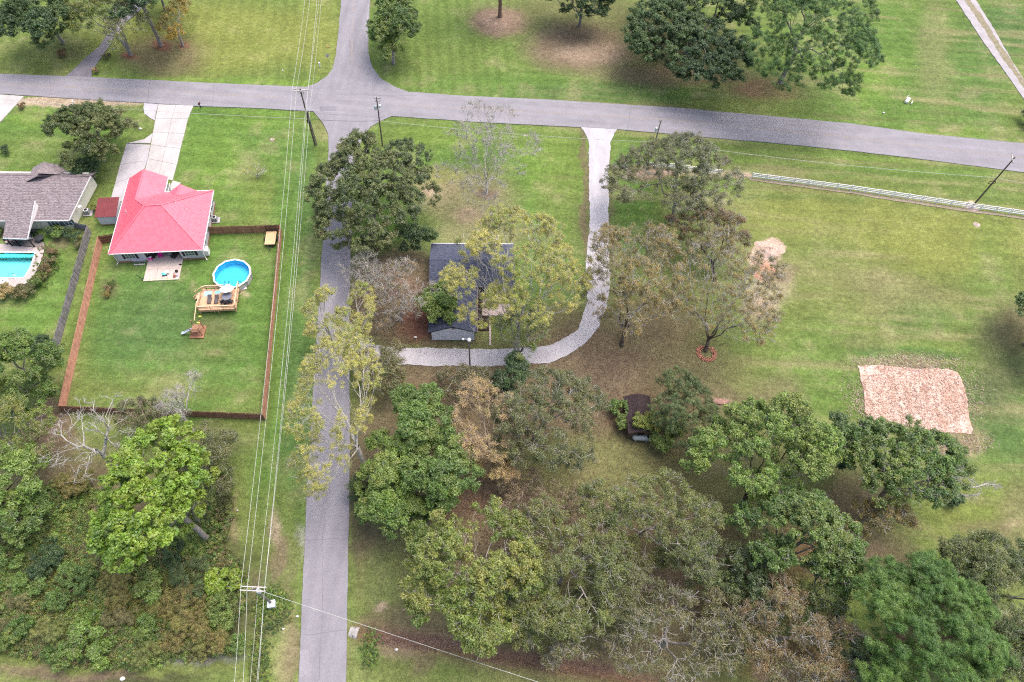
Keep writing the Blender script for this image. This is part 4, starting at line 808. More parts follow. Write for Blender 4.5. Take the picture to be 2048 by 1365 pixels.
v = Vector((b3.x+l3[0]*.8-q.x, b3.y+l3[1]*.8-q.y, H3*.8)); MB().tube((0,0,0), v*.22, .045, .045, 6).build('sleeve', YS, gw); MB().tube(v*.22, v, .015, .015, 4).build('wire', WIRE, gw)
q = P(544,279); gw = thing('guy_wire', 'yellow sleeved guy wire on lawn west of the crossroads pole', 'guy wire', q)
v = Vector((b1.x+l1[0]*.7-q.x, b1.y+l1[1]*.7-q.y, H1*.7)); MB().tube((0,0,0), v*.2, .05, .05, 6).build('sleeve', mat('tan_sleeve', (.50,.42,.26), .6), gw); MB().tube(v*.2, v, .012, .012, 4).build('wire', WIRE, gw)
MB().lathe([(.45,-.1),(.35,.02),(.1,.05)], n=12).build('anchor_pad', mat('tan_gravel', (.42,.34,.30)), gw)
# wires: sagging spans
def span(label, a, b, sag, r=.02, m=WIRE, n=18, group=None, cat='wire', name='overhead_wire'):
    a = Vector(a); b = Vector(b); pts = [a.lerp(b, i/n)-Vector((0,0,4*sag*(i/n)*(1-i/n)))-a for i in range(n+1)]
    o = MB().path(pts, r, 5).build(name, m); o.location = a; tag(o, label, cat, group); return o
T1 = Vector((b1.x+l1[0], b1.y+l1[1], H1)); T4 = Vector((b4.x+l4[0], b4.y+l4[1], H4)); T2 = Vector((b2.x+l2[0], b2.y+l2[1], H2)); T3 = Vector((b3.x+l3[0], b3.y+l3[1], H3)); T5 = Vector((b5.x+l5[0], b5.y+l5[1], H5))
u_ = Vector((math.cos(.03), math.sin(.03), 0))
WG = 'overhead power wires on the north-south pole line'
lab = {-1.4:'westernmost wire of the north-south power line', -.65:'second wire from the west of the north-south power line', 1.4:'easternmost top wire of the north-south power line'}
offw = ((-1.4,0,'westernmost'), (-.62,.1,'second from the west'), (1.4,0,'easternmost upper'))
for dx, dz, w_n in offw:
    a = T1+u_*dx+Vector((0,0,-.05+dz)); b = T4+u_*dx+Vector((0,0,-.05+dz))
    span(f'{w_n} high wire between the two crossarm poles', a, b, 1.3, .024, group=WG)
    nb = P({-1.4:614,-.62:624,1.4:637}[dx]-1, -30, 13); span(f'{w_n} high wire running north from the crossroads pole', a, nb, .5, .024, group=WG)
    sb_ = P({-1.4:466,-.62:484,1.4:510}[dx], 1400, 9.2); span(f'{w_n} high wire running south from the thicket pole', b, sb_, .2, .022, group=WG)
lo1 = Vector((b1.x+l1[0]*.72, b1.y+l1[1]*.72, H1*.72)); lo4 = Vector((b4.x+l4[0]*.72, b4.y+l4[1]*.72, H4*.78))
for dx, dz, nm, nx in ((.25,0,'thick lower',641), (.9,-.5,'lowest eastern',645)):
    a = lo1+u_*dx+Vector((0,0,dz)); b = lo4+u_*(dx-.2)+Vector((0,0,dz)); span(f'{nm} cable between the two crossarm poles', a, b, 1.2, .024, group=WG)
    span(f'{nm} cable running north from the crossroads pole', a, P(nx, -30, 9), .5, .02, group=WG); span(f'{nm} cable running south from the thicket pole', b, P(497 if nm[0] == 't' else 513, 1400, 6.5), .2, .018, group=WG)
# road-side telephone cable
pts = [P(-40,196,6.0), P(160,203,6.0), Vector((b1.x+l1[0]*.5,b1.y+l1[1]*.5,6.3)), Vector((b2.x+l2[0]*.52,b2.y+l2[1]*.52,6.0)), Vector((b5.x-.2,b5.y,.9)).lerp(P(1318,284,2.2),1), Vector((b3.x+l3[0]*.68,b3.y+l3[1]*.68,7.8)), P(2080,372,8)]
span('pale telephone cable west of the crossroads along the main road', pts[0], pts[2], .5, .03, group='road-side telephone cable')
span('dark telephone cable across the side road mouth', pts[2], pts[3], .3, .03, WIRED, group='road-side telephone cable')
span('pale telephone cable over lawn and gravel driveway mouth', pts[3], P(1322,285,3.4), .7, .03, group='road-side telephone cable')
span('pale telephone cable above the white rail fence', P(1322,285,3.4), pts[5], .8, .035, group='road-side telephone cable')
span('short pale telephone cable leaving the right edge', pts[5], pts[6], .1, .03, group='road-side telephone cable')
span('service wire crossing the side road from the thicket pole to the lower right', Vector((b4.x+l4[0]*.9+.6, b4.y+l4[1]*.9, H4*.88)), P(1180,1398,6.5), .5, .025)

# ------------------------------------------------------------------ yard things
def up_box(name, label, cat, px, py, dims, m, rz=0.0, lid=None):
    q = P(px, py); t = thing(name, label, cat, (q.x, q.y, 0), rz); w, d, h = dims
    MB().box(-w/2,w/2,-d/2,d/2,-.05,h).build('casing', m, t); MB().box(-w/2-.03,w/2+.03,-d/2-.03,d/2+.03,h,h+.06).build('lid', lid or m, t); return t
up_box('pedestal_box', 'pale grey utility box in weeds between thicket pole and side road', 'utility box', 546, 1211, (.9,.85,1.0), mat('box_grey', (.62,.66,.70), .5, .05), .2)
t = up_box('pedestal_box', 'small white pedestal on lawn northwest of the crossroads', 'utility box', 640, 134, (.28,.28,.95), TRIM, .3)
q = P(659,131); ss = thing('stop_sign', 'road sign seen from behind on thin post northwest of the crossroads', 'road sign', (q.x, q.y, 0), .35)
MB().tube((0,0,0),(0,0,2.3),.035,.035,6).build('post', POLEG, ss); MB().add([(.38*math.cos(PI/8+k*PI/4), .03+.0*k, 2.35+.38*math.sin(PI/8+k*PI/4)) for k in range(8)]+[(.38*math.cos(PI/8+k*PI/4), .05, 2.35+.38*math.sin(PI/8+k*PI/4)) for k in range(8)], [tuple(range(8)), tuple(range(8,16))]+[(k,(k+1) % 8,8+(k+1) % 8,8+k) for k in range(8)]).build('sign_plate', mat('sign_back', (.45,.48,.52), .4, .05, metal=.3), ss)
for lab, px, py, s in (('white marker stone on lawn left of the crossroads', 565,141,.3), ('orange flower clump behind the road sign', 653,93,.28), ('second orange flower clump right of the first', 657,94,.22), ('flat white meter lid on lawn near the bench', 1767,226,.42), ('pale flat stone beside the oak on the front lawn', 281,258,.5),
                      ('broken white stone by the power line path', 475,1021,.22), ('small pale stone beside the thicket pole path', 595,1233,.3), ('white stone on road shoulder below the utility box', 566,1258,.3), ('white stone in the grass bank lower left', 245,1358,.5), ('tan stone left of the culvert ditch', 793,1300,.35), ('white stone among leaves by the white house', 831,675,.42), ('white stone at driveway edge below the gable', 909,697,.3)):
    q = P(px, py); r = random.Random(px); mb = MB()
    s *= .65; prof = [(s*.8,-.05),(s,.1*s),(s*.8,.45*s),(s*.3,.6*s)]; mb.lathe(prof, n=8, sx=1.1, sy=.8)
    mb.v = [(x*r.uniform(.8,1.15), y*r.uniform(.8,1.15), z) for x, y, z in mb.v]
    o = mb.build('orange_flowers' if 'orange' in lab else 'stone', mat('orange_bloom', (.75,.35,.15), .8, .3, 9) if 'orange' in lab else mat('pale_stone', (.62,.58,.55), .9, .2, 4), None); o.location = q; tag(o, lab, 'flowers' if 'orange' in lab else 'stone')
# white bench-like frame on the north lawn
q = P(1814,203); bn = thing('lawn_swing', 'white lawn bench with slatted back on the lawn north of main road', 'bench', (q.x, q.y, 0), 1.0)
for k in range(4): MB().box(-.9,.9,-.35+.18*k,-.22+.18*k,.42,.46).build('slat', TRIM, bn)
for k in range(3): MB().box(-.9,.9,.38,.42,.55+.2*k,.68+.2*k).build('slat', TRIM, bn)
for x in (-.8,.8): MB().box(x-.05,x+.05,-.35,.4,0,.42).build('leg', TRIM, bn); MB().box(x-.05,x+.05,.34,.42,.425,1.2).build('back_post', TRIM, bn)
MB().box(-.5,.5,-1.1,-.9,.0,.3).build('footrest', TRIM, bn)
# mailboxes
def mailbox(label, px, py, m, rz): 
    q = P(px, py); t = thing('mailbox', label, 'mailbox', (q.x, q.y, 0), rz)
    MB().box(-.06,.06,-.06,.06,0,1.05).build('post', m, t); b_ = MB()
    n = 7; prof = [(-.14,1.05),(.14,1.05)]+[(.14*math.cos(PI*k/6), 1.2+.14*math.sin(PI*k/6)) for k in range(7)]
    b_.add([(x,-.3,z) for x,z in prof]+[(x,.3,z) for x,z in prof], [tuple(range(9)), tuple(range(9,18))]+[(k,(k+1) % 9,9+(k+1) % 9,9+k) for k in range(9)]); b_.build('box', m, t)
    MB().box(.145,.165,.0,.22,1.2,1.34).build('flag', mat('red_flag', (.5,.04,.04), .5), t)
mailbox('black mailbox on post beside mouth of the concrete driveway', 402,217, DARK, -.1)
mailbox('white mailbox between two black barrels at the roadside', 151,213, TRIM, .1)
for lab, px in (('left black barrel planter under the white mailbox', 145.5), ('right black barrel planter under the white mailbox', 160.5)):
    q = P(px, 218); t = thing('barrel_planter', lab, 'planter', (q.x, q.y, 0)); MB().lathe([(.38,0),(.50,.3),(.50,.55),(.42,.8),(.36,.8)], n=16).build('tub', mat('black_tub', (.018,.018,.02), .5, .2), t); MB().lathe([(.36,.76),(.2,.84)], n=12).build('soil', mat('soil', (.05,.035,.025), .95, .4), t)
# flatbed trailer in the fenced corner
q = P(543,481); tl = thing('flatbed_trailer', 'small flatbed trailer with plywood deck in northeast corner of the fenced lawn', 'trailer', (q.x, q.y, 0), .14)
PLY = mat('plywood', (.62,.42,.24), .8, .12, 2); FRB = mat('black_frame', (.02,.02,.022), .5, .1)
for k in range(6): MB().box(-.9+.3*k+.004,-.9+.3*(k+1)-.004,-1.5,1.5,.62,.66).build('plank', PLY, tl)
MB().box(-.93,.93,-1.54,-1.47,.45,.64).box(-.93,.93,1.5,1.56,.45,.64).box(-.97,-.91,-1.5,1.5,.48,.64).box(.91,.97,-1.5,1.5,.48,.64).build('frame', FRB, tl)
MB().bar((-.5,-1.5,.5),(0,-2.4,.45),.08,.08).bar((.5,-1.5,.5),(0,-2.4,.45),.08,.08).bar((0,-2.3,.45),(0,-2.7,.45),.1,.1).bar((0,-2.3,.45),(0,-2.3,0),.06,.06).build('tongue', FRB, tl)
for s in (-1, 1): w_ = MB().tube((s*1.0,0,.33),(s*1.2,0,.33),.33,.33,18).build('wheel', FRB, tl); MB().tube((s*1.2,0,.33),(s*1.22,0,.33),.17,.15,12).build('rim', mat('rim_grey', (.5,.5,.5), .4), w_)
mb = MB()
for k in range(8): mb.bar((-.85+.243*k,1.6,.62),(-.85+.243*k,1.66,1.9),.05,.05)
mb.bar((-.9,1.63,1.9),(.9,1.63,1.9),.06,.06).bar((-.9,1.63,1.2),(.9,1.63,1.2),.05,.05).build('ramp_gate', FRB, tl)
# round pool
c0 = P(464,548,1.3); pool = thing('round_pool', 'round above-ground pool with white rim and bright blue water', 'pool', (c0.x, c0.y-.0, 0))
NP = 12; PR = 3.05; PH = 1.32; a0 = .12
LIN2 = mat('blue_liner', (.10,.55,.78), .4, .05, 1); wall_m = mat('pool_wall_panel', (.52,.50,.52), .5, .08, 2)
vt = [(math.cos(a0+2*PI*i/NP), math.sin(a0+2*PI*i/NP)) for i in range(NP)]
for i in range(NP):
    a, b = vt[i], vt[(i+1) % NP]
    MB().add([(a[0]*PR,a[1]*PR,0),(b[0]*PR,b[1]*PR,0),(b[0]*PR,b[1]*PR,PH),(a[0]*PR,a[1]*PR,PH),(a[0]*(PR-.03),a[1]*(PR-.03),0),(b[0]*(PR-.03),b[1]*(PR-.03),0),(b[0]*(PR-.03),b[1]*(PR-.03),PH),(a[0]*(PR-.03),a[1]*(PR-.03),PH)], [(0,1,2,3),(7,6,5,4),(3,2,6,7),(0,4,5,1)]).build('wall_panel', wall_m, pool)
    MB().slab([(a[0]*(PR+.14),a[1]*(PR+.14),PH+.05),(b[0]*(PR+.14),b[1]*(PR+.14),PH+.05),(b[0]*(PR-.12),b[1]*(PR-.12),PH+.05),(a[0]*(PR-.12),a[1]*(PR-.12),PH+.05)], .05).build('top_rail', VW, pool)
    MB().box(a[0]*(PR+.04)-.07,a[0]*(PR+.04)+.07,a[1]*(PR+.04)-.07,a[1]*(PR+.04)+.07,0,PH).build('upright', wall_m, pool)
ri = PR-.06; li = MB(); li.add([(x*ri,y*ri,PH-.02) for x,y in vt]+[(x*ri,y*ri,.06) for x,y in vt], [(i,NP+i,NP+(i+1) % NP,(i+1) % NP) for i in range(NP)]+[tuple(range(NP,2*NP))]); li.build('liner', LIN2, pool)
MB().face([(x*(ri-.01),y*(ri-.01),PH-.16) for x,y in vt]).build('water', water_mat('pool_water', (.72,.95,1.0)), pool)
q = P(487,575); pm = thing('pool_pump', 'white and dark pool pump with hoses southeast of the round pool', 'pump', (q.x, q.y, 0), .3)
MB().lathe([(.25,.1),(.32,.2),(.32,.75),(.2,.9),(.08,.98)], (.0,.1,0), 12).build('filter_tank', VW, pm); MB().tube((-.55,-.25,.2),(.05,-.25,.2),.16,.16,10).build('motor', FRB, pm); MB().box(-.7,.5,-.5,.5,0,.07).build('base', VW, pm)
MB().path([(-.0,.1,.9),(-.3,.6,1.0),(-.75,.7,.9)], .05, 6).path([(-.5,-.25,.3),(-.9,.3,.5),(-.9,.6,.5)], .05, 6).build('hose', FRB, pm)
# timber deck at the pool
DZ = 1.05
DT = mat('new_deck_timber', (.60,.39,.25), .8, .15, 1.6, bump=.1); DT2 = mat('deck_rail_timber', (.68,.47,.30), .8, .12, 2)
dth = .15
q = P(437,602); dk = thing('pool_deck', 'raised timber deck with railings joined to the round pool', 'deck', (q.x, q.y, 0), dth)
_c, _s = math.cos(-dth), math.sin(-dth)
def dl(px, py, h=0): p = P(px, py, h); x, y = p.x-q.x, p.y-q.y; return (x*_c-y*_s, x*_s+y*_c)
dW = dl(394,612,DZ+.95); dE = dl(467,610,DZ+.95); dN = dl(470,573,DZ+.95); dNW = dl(400,575,DZ+.95)
x0_, x1_ = dl(398,619,DZ)[0]-.05, dl(472,617,DZ)[0]-.05
y0_, y1_ = dl(437,618,DZ)[1]-.1, dl(437,579,DZ)[1]+.25
nb = int((y1_-y0_)/.145)
bd = MB(); [bd.box(x0_, x1_, y0_+.145*k+.006, y0_+.145*(k+1)-.006, DZ-.04, DZ) for k in range(nb)]; bd.build('deck_boards', DT, dk, kind='stuff')
ye = y0_+.145*nb
MB().box(x0_,x1_,y0_-.04,y0_-.001,DZ-.28,DZ).box(x1_+.001,x1_+.04,y0_-.04,ye,DZ-.28,DZ).box(x0_-.04,x0_-.001,y0_-.04,ye,DZ-.28,DZ).build('rim_joist', DT, dk)
MB().box(x0_,x1_,y0_-.02,y0_-.002,DZ-.55,DZ-.3).build('skirt_board', DT, dk)
for x in (x0_+.05, (x0_+x1_)/2, x1_-.05):
    for y in (y0_+.05, (y0_+ye)/2, ye-.05): MB().box(x-.06,x+.06,y-.06,y+.06,-.1,DZ-.05).build('support_post', DT, dk)
def drail(a, b):
    a = Vector((*a,0)); b = Vector((*b,0)); L_ = (b-a).length; n = max(1, round(L_/1.9))
    for k in range(n+1):
        p = a.lerp(b, k/n); MB().box(p.x-.05,p.x+.05,p.y-.05,p.y+.05,DZ,DZ+.95).build('rail_post', DT2, dk)
    for z, w, h in ((DZ+.98,.16,.045), (DZ+.72,.04,.14), (DZ+.42,.04,.14)): MB().bar(a+Vector((0,0,z)), b+Vector((0,0,z)), w, h).build('rail', DT2, dk)
drail((x0_,y0_),(x1_,y0_)); drail((x1_,y0_),(x1_,ye+.6)); drail((x0_,y0_),(x0_,ye-1.35)); drail((x0_+.7,ye),(x0_+3.6,ye)); drail((x0_,ye-.3),(x0_+.7,ye))
for k in range(4): MB().box(x0_-.32*(k+1),x0_-.32*k-.02,ye-1.35,ye-.3,DZ-.22*(k+1)-.04,DZ-.22*(k+1)).build('stair_tread', DT, dk)
for y in (ye-1.35, ye-.3): MB().bar((x0_,y,DZ+.9),(x0_-1.35,y,.9),.12,.05).bar((x0_-1.3,y,0),(x0_-1.3,y,.95),.09,.09).bar((x0_,y,DZ-.15),(x0_-1.35,y,.02),.05,.25).build('stair_rail', DT2, dk)
def on_deck(px, py): x, y = dl(px, py, DZ); return Vector((q.x+x*math.cos(dth)-y*math.sin(dth), q.y+x*math.sin(dth)+y*math.cos(dth), DZ))
for lab, px, py, c, w, d in (('pale blue mat at west end of the pool deck', 416,588,(.35,.55,.60),1.25,1.1), ('turquoise mat beside the pool steps on the deck', 436,585,(.22,.55,.60),.9,.6)):
    o = MB().box(-w/2,w/2,-d/2,d/2,.003,.03).build('mat', mat(lab[:12].replace(' ','_')+'_fabric', c, .9, .15, 4), None); o.location = on_deck(px, py); o.rotation_euler.z = dth; tag(o, lab, 'mat')
for lab, px in (('dark lounge chair nearer the west rail of the pool deck', 420), ('dark lounge chair nearer the grill on the pool deck', 434)):
    p_ = on_deck(px, 601); t = thing('lounge_chair', lab, 'lounge chair', p_, dth, 'dark lounge chairs on pool deck')
    LCM = mat('dark_sling', (.10,.085,.085), .8, .2, 6)
    MB().box(-.33,.33,-.75,.2,.26,.31).build('seat', LCM, t); MB().add([(-.33,.2,.28),(.33,.2,.28),(.33,.75,.6),(-.33,.75,.6),(-.33,.2,.24),(.33,.2,.24),(.33,.75,.56),(-.33,.75,.56)], [(0,1,2,3),(7,6,5,4),(0,4,5,1),(1,5,6,2),(2,6,7,3),(3,7,4,0)]).build('backrest', LCM, t)
    for x in (-.3,.3):
        for y in (-.65,.3): MB().box(x-.025,x+.025,y-.025,y+.025,0,.27).build('leg', FRB, t)
p_ = on_deck(456,598); t = thing('patio_table', 'round grey table with chairs pushed in on the pool deck', 'table', p_, dth)
MB().lathe([(.78,.70),(.82,.73),(.78,.76)], n=20).build('tabletop', mat('grey_top', (.17,.18,.22), .5, .12, 5), t); MB().tube((0,0,0),(0,0,.7),.05,.05,8).lathe([(.35,0),(.3,.04)], n=12).build('pedestal', FRB, t)
for k, (dx, dy) in enumerate(((-.6,-.85),(.1,-1.05),(.75,-.7))):
    patio_chair(0,0,.15+math.atan2(-dy,-dx)-PI/2 if False else PI+.15+(k-1)*-.5,['dark deck chair left of the grey table','dark deck chair in front of the grey table','dark deck chair right of the grey table'][k], group='dark chairs round the deck table', z=DZ).location = p_+Vector((dx,dy,0))
p_ = on_deck(456,587); t = thing('parasol', 'white parasol tilted over north side of the grey deck table', 'parasol', p_+Vector((.15,.0,0)), dth)
MB().tube((0,-.2,0),(0,.1,1.6),.03,.03,8).build('pole', VW, t)
c_ = MB(); n = 8; rm = [(1.15*math.cos(2*PI*i/n), 1.0*math.sin(2*PI*i/n), 1.25-.25*math.sin(2*PI*i/n)) for i in range(n)]; c_.add([(0,.15,1.75)]+rm, [(0,1+i,1+(i+1) % n) for i in range(n)]); c_.build('canopy', mat('offwhite_canvas', (.74,.72,.68), .9, .05), t)
p_ = on_deck(467,584); t = thing('pool_ladder', 'white entry steps between deck and round pool', 'ladder', p_+Vector((-1.2,.9,0)), dth); [MB().box(-.35,.35,.1+.25*k,.32+.25*k,.3-.25*k+.0,.35-.25*k).build('step', VW, t) for k in range(2)]; MB().path([(-.36,0,0),(-.36,0,.9),(-.36,.5,.95),(-.36,.7,.1)],.03,6).path([(.36,0,0),(.36,0,.9),(.36,.5,.95),(.36,.7,.1)],.03,6).build('handrail', FRB, t)
# swing set
q = P(396,672); sw = thing('playset', 'wooden playset with slide and swing beam on the fenced lawn', 'playset', (q.x, q.y, 0), .1)
PT = mat('playset_timber', (.34,.19,.12), .85, .25, 3)
for x in (-.7,.7):
    for y in (0,1.4): MB().box(x-.06,x+.06,y-.06,y+.06,0,2.3).build('post', PT, sw)
for k in range(7): MB().box(-.7+.2*k+.005,-.7+.2*(k+1)-.005,0,1.4,1.2,1.24).build('floor_board', PT, sw)
for z in (1.55, 1.9): MB().box(-.75,.75,-.04,0,z,z+.12).box(.7,.74,0,1.4,z,z+.12).build('guard_rail', PT, sw)
MB().box(-1.2,1.0,-.5,1.9,-.02,.12).build('sandbox_frame', mat('sandbox_wood', (.30,.15,.09), .9, .3, 3), sw)
bm_ = MB().bar((-.1,1.4,2.3),(-.55,5.2,2.25),.1,.15).build('swing_beam', DT2, sw); MB().bar((-.55,5.1,2.25),(-1.2,5.6,0),.09,.09).bar((-.55,5.1,2.25),(1.9,4.6,.0),.07,.07).build('end_brace', DT2, sw)
for y in (2.2, 3.4): MB().tube((-.4,y,2.2),(-.4,y,.6),.012,.012,4).tube((0,y,2.2),(0,y,.6),.012,.012,4).box(-.42,.02,y-.12,y+.12,.52,.57).build('swing', mat('yellow_swing', (.70,.72,.12), .5), sw)
sld = MB(); prof = [(-.7,1.25),(-1.1,1.15),(-1.9,.5),(-2.3,.28),(-2.6,.26)]
for (xa,za),(xb,zb) in zip(prof[:-1],prof[1:]): sld.slab([(xa,.1,za),(xb,.1,zb),(xb,.6,zb),(xa,.6,za)],.03); sld.slab([(xa,.08,za+.12),(xb,.08,zb+.12),(xb,.12,zb+.12),(xa,.12,za+.12)],.12); sld.slab([(xa,.58,za+.12),(xb,.58,zb+.12),(xb,.62,zb+.12),(xa,.62,za+.12)],.12)
sld.build('slide', mat('grey_blue_slide', (.45,.52,.60), .4, .08), sw)
# patio clutter behind the coral-roofed house
def rh_pt(px, py, z=.075): p = P(px, py, z); return p
TEAL = mat('teal_plastic', (.10,.58,.62), .4, .08); MAG = mat('magenta_plastic', (.75,.03,.35), .4, .08); BRN = mat('brown_plastic', (.22,.07,.05), .5, .1)
t = thing('ride_on_toy', 'turquoise ride-on toy with white tray on the patio', 'toy', rh_pt(330,550), .3)
MB().box(-.3,.3,-.25,.25,.16,.32).build('body', TEAL, t); MB().tube((-.25,-.1,.3),(-.35,-.1,.75),.05,.05,6).tube((-.35,-.3,.7),(-.35,.1,.7),.04,.04,6).build('handlebar', TEAL, t); MB().box(.1,.75,.0,.5,.3,.34).build('tray', VW, t); [MB().tube((x,y,.14),(x,y+.07,.14),.14,.14,10).build('wheel', FRB, t) for x in (-.25,.25) for y in (-.33,.26)]
t = thing('toy_guitar', 'brown bottle-shaped toy lying near southeast corner of the patio', 'toy', rh_pt(348.5,551), .45)
MB().lathe([(.18,0),(.26,.06),(.2,.12),(.05,.13)], (0,-.25,0), 12, 1, 1.3).build('body', BRN, t); MB().box(-.05,.05,.0,.55,.04,.1).build('neck', BRN, t)
t = thing('flower_pot', 'dark round pot near the east edge of the patio', 'pot', rh_pt(354,544)); MB().lathe([(.16,0),(.25,.25),(.27,.3),(.2,.3),(.18,.22)], n=12).build('pot', DARK, t); MB().lathe([(.17,.2),(.05,.27)], n=10).build('soil', mat('soil', (.05,.035,.025)), t)
t = thing('watering_can', 'small lilac watering can at patio corner', 'watering can', rh_pt(354.5,552), .6); MB().lathe([(.13,0),(.14,.25),(.10,.27)], n=10).build('body', mat('lilac_plastic', (.5,.4,.6), .5), t); MB().tube((.1,0,.08),(.38,0,.3),.03,.02,6).build('spout', mat('lilac_plastic', (.5,.4,.6)), t)
t = thing('storage_tub', 'tiny black box on east side of the patio', 'box', rh_pt(361,530), .1); MB().box(-.22,.22,-.08,.08,0,.12).build('tub', DARK, t); MB().box(-.23,.23,-.09,.09,.12,.14).build('lid', FRB, t)
t = thing('toy_kitchen', 'pink and white toy kitchen at west corner of the recessed porch', 'toy kitchen', P(298,519,.0), TH)
MB().box(-.65,.65,-.3,.35,.0,.75).build('cabinet', MAG, t); MB().box(-.7,.7,-.35,.4,.75,.8).build('worktop', VW, t); MB().box(-.65,.65,.28,.36,.8,1.2).build('backboard', VW, t); [MB().lathe([(.13,.805),(.12,.82),(.05,.82)], (x,0,0), 10).build('hob', FRB, t) for x in (-.32,.3)]; MB().box(-.6,.6,-.37,-.30,.0,.3).build('drawer', mat('pale_pink', (.75,.35,.55), .5), t)
t = thing('firewood_box', 'grey half-round lidded box against the rear wall left of the porch', 'box', P(281,522,0), TH); MB().box(-1.1,1.1,-.4,.4,.05,.85).build('box', mat('grey_box', (.30,.29,.33), .7, .1), t); MB().add([(-1.2,-.5,.86),(1.2,-.5,.86),(1.2,.5,.95),(-1.2,.5,.95),(-1.0,-.65,.84),(1.0,-.65,.84),(-1.2,-.5,.8),(1.2,-.5,.8),(1.2,.5,.88),(-1.2,.5,.88)], [(0,1,2,3),(0,4,5,1),(6,7,8,9),(0,3,9,6),(1,7,8,2)]).build('lid', mat('grey_lid', (.42,.41,.47), .6, .06), t); MB().box(-.9,.9,-.95,-.7,-.02,.05).build('step', CONC, t)
patio_chair(0,0,TH+.2,'pink child chair in the recessed porch', m=MAG, z=.07).location = rh_pt(323,514)
for k, (px, lab, m_) in enumerate(((316,'dark blue porch chair behind the pink child chair',mat('navy_fabric', (.03,.035,.10), .8, .2)), (331,'grey green porch chair in the middle of the recess',mat('grey_green_fabric', (.16,.22,.20), .8, .2)), (341,'metal framed porch chair at the right of the recess',mat('pale_green_frame', (.25,.34,.30), .6, .2)))): patio_chair(0,0,TH+.1*k,lab, m=m_, z=.07).location = rh_pt(px, 510)
t = thing('standing_grill', 'black grill in the left corner of the recessed porch', 'grill', rh_pt(306,516), TH); MB().box(-.55,.55,-.25,.25,.75,.82).build('shelf', FRB, t); MB().lathe([(.3,.82),(.36,.95),(.28,1.15),(.05,1.2)], n=14, sx=1.2, sy=.8).build('lid', FRB, t); MB().box(-.4,.4,-.2,.2,.1,.75).build('cabinet', FRB, t)
t = thing('porch_sofa', 'long black outdoor bench at right end of the recessed porch', 'bench', rh_pt(352,511), TH-.4); MB().box(-.35,.35,-.9,.7,.3,.5).build('seat', FRB, t); MB().box(.3,.45,-.9,.7,.3,.95).build('backrest', FRB, t); [MB().box(x-.04,x+.04,y-.04,y+.04,0,.3).build('leg', FRB, t) for x in (-.28,.28) for y in (-.8,.6)]
t = thing('folding_stool', 'dark folding stool leaning near wall right of the patio', 'stool', P(374,517,0), .4); MB().bar((-.3,0,0),(.3,0,.7),.05,.05).bar((.3,0,0),(-.3,0,.7),.05,.05).bar((-.3,.4,0),(.3,.4,.7),.05,.05).bar((.3,.4,0),(-.3,.4,.7),.05,.05).build('frame', FRB, t); MB().box(-.32,.32,0,.4,.7,.74).build('seat', FRB, t)
t = thing('garden_hose_reel', 'dark green rod leaning at southwest corner of the patio', 'garden tool', P(286,559,0), .9); MB().tube((0,0,.05),(-.2,1.6,.08),.05,.03,6).build('handle', mat('hose_green', (.03,.07,.04), .6), t); MB().lathe([(.18,0),(.2,.1),(.05,.14)], n=10).build('head', mat('hose_green', (.03,.07,.04)), t)
# yard lamp beside gravel driveway
b6 = P(940,733); l6 = top_of(b6, 938, 681, 7.8); yl = thing('yard_lamp', 'tall wooden yard light pole on gravel driveway south of the white house', 'lamp post', b6)
MB().tube((0,0,-.2),(l6[0],l6[1],7.8),.14,.11,10).build('pole', POLEG, yl); MB().path([(l6[0],l6[1],7.5),(l6[0]-.3,l6[1]+.1,7.9),(l6[0]-.8,l6[1]+.1,7.9)],.04,6).build('arm', TRF, yl); MB().lathe([(.12,-.2),(.32,-.15),(.26,.1),(.12,.22)], (l6[0]+.02,l6[1],8.0), 12).build('lamp_head', VW, yl); MB().lathe([(.1,-.1),(.2,0),(.1,.1)], (l6[0]-.9,l6[1]+.1,7.85), 10).build('lamp_head', TRF, yl)
# brown shed, tank
q = P(1252,868); bs = thing('brown_shed', 'old shed with dark brown shingle roof half hidden by bushes', 'shed', (q.x, q.y, 0), .10)
BRSH = shingle('dark_brown_shingles', (.060,.042,.044), (.032,.024,.026))
e0 = P(1255,870,2.3); loc = lambda p: ((p.x-q.x)*math.cos(-.10)-(p.y-q.y)*math.sin(-.10), (p.x-q.x)*math.sin(-.10)+(p.y-q.y)*math.cos(-.10))
xw, yn = loc(P(1247,793,2.3)); xe, _ = loc(P(1300,800,2.3)); ys0 = loc(P(1257,868,2.3))[1]
xm = (xw+xe)/2
shingle_slope([(xw,ys0,2.3),(xm,ys0,3.2),(xm,yn,3.2),(xw,yn,2.3)], (xw,yn,2.3), (xw,ys0,2.3), BRSH, bs); shingle_slope([(xe,ys0,2.3),(xe,yn,2.3),(xm,yn,3.2),(xm,ys0,3.2)], (xe,ys0,2.3), (xe,yn,2.3), BRSH, bs)
MB().box(xw+.25,xe-.25,ys0+.25,yn-.25,0,2.35).build('wall', mat('shed_board', (.12,.085,.06), .9, .3, 2), bs); MB().add([(xw+.25,ys0+.24,2.3),(xe-.25,ys0+.24,2.3),(xm,ys0+.24,3.1)], [(0,1,2)]).build('gable', mat('shed_board', (.12,.085,.06)), bs); MB().box(xm-.5,xm+.5,ys0+.2,ys0+.24,.05,2.0).build('door', DARK, bs)
q = P(1281,880); tk = thing('propane_tank', 'silver grey propane tank lying south of the brown shed', 'gas tank', (q.x, q.y, 0), .02)
TNK = mat('tank_silver', (.34,.39,.41), .45, .12, 6)
tb = MB(); n = 16; prof = [(-1.42,.05),(-1.36,.25),(-1.2,.42),(-1.0,.47),(1.0,.47),(1.2,.42),(1.36,.25),(1.42,.05)]
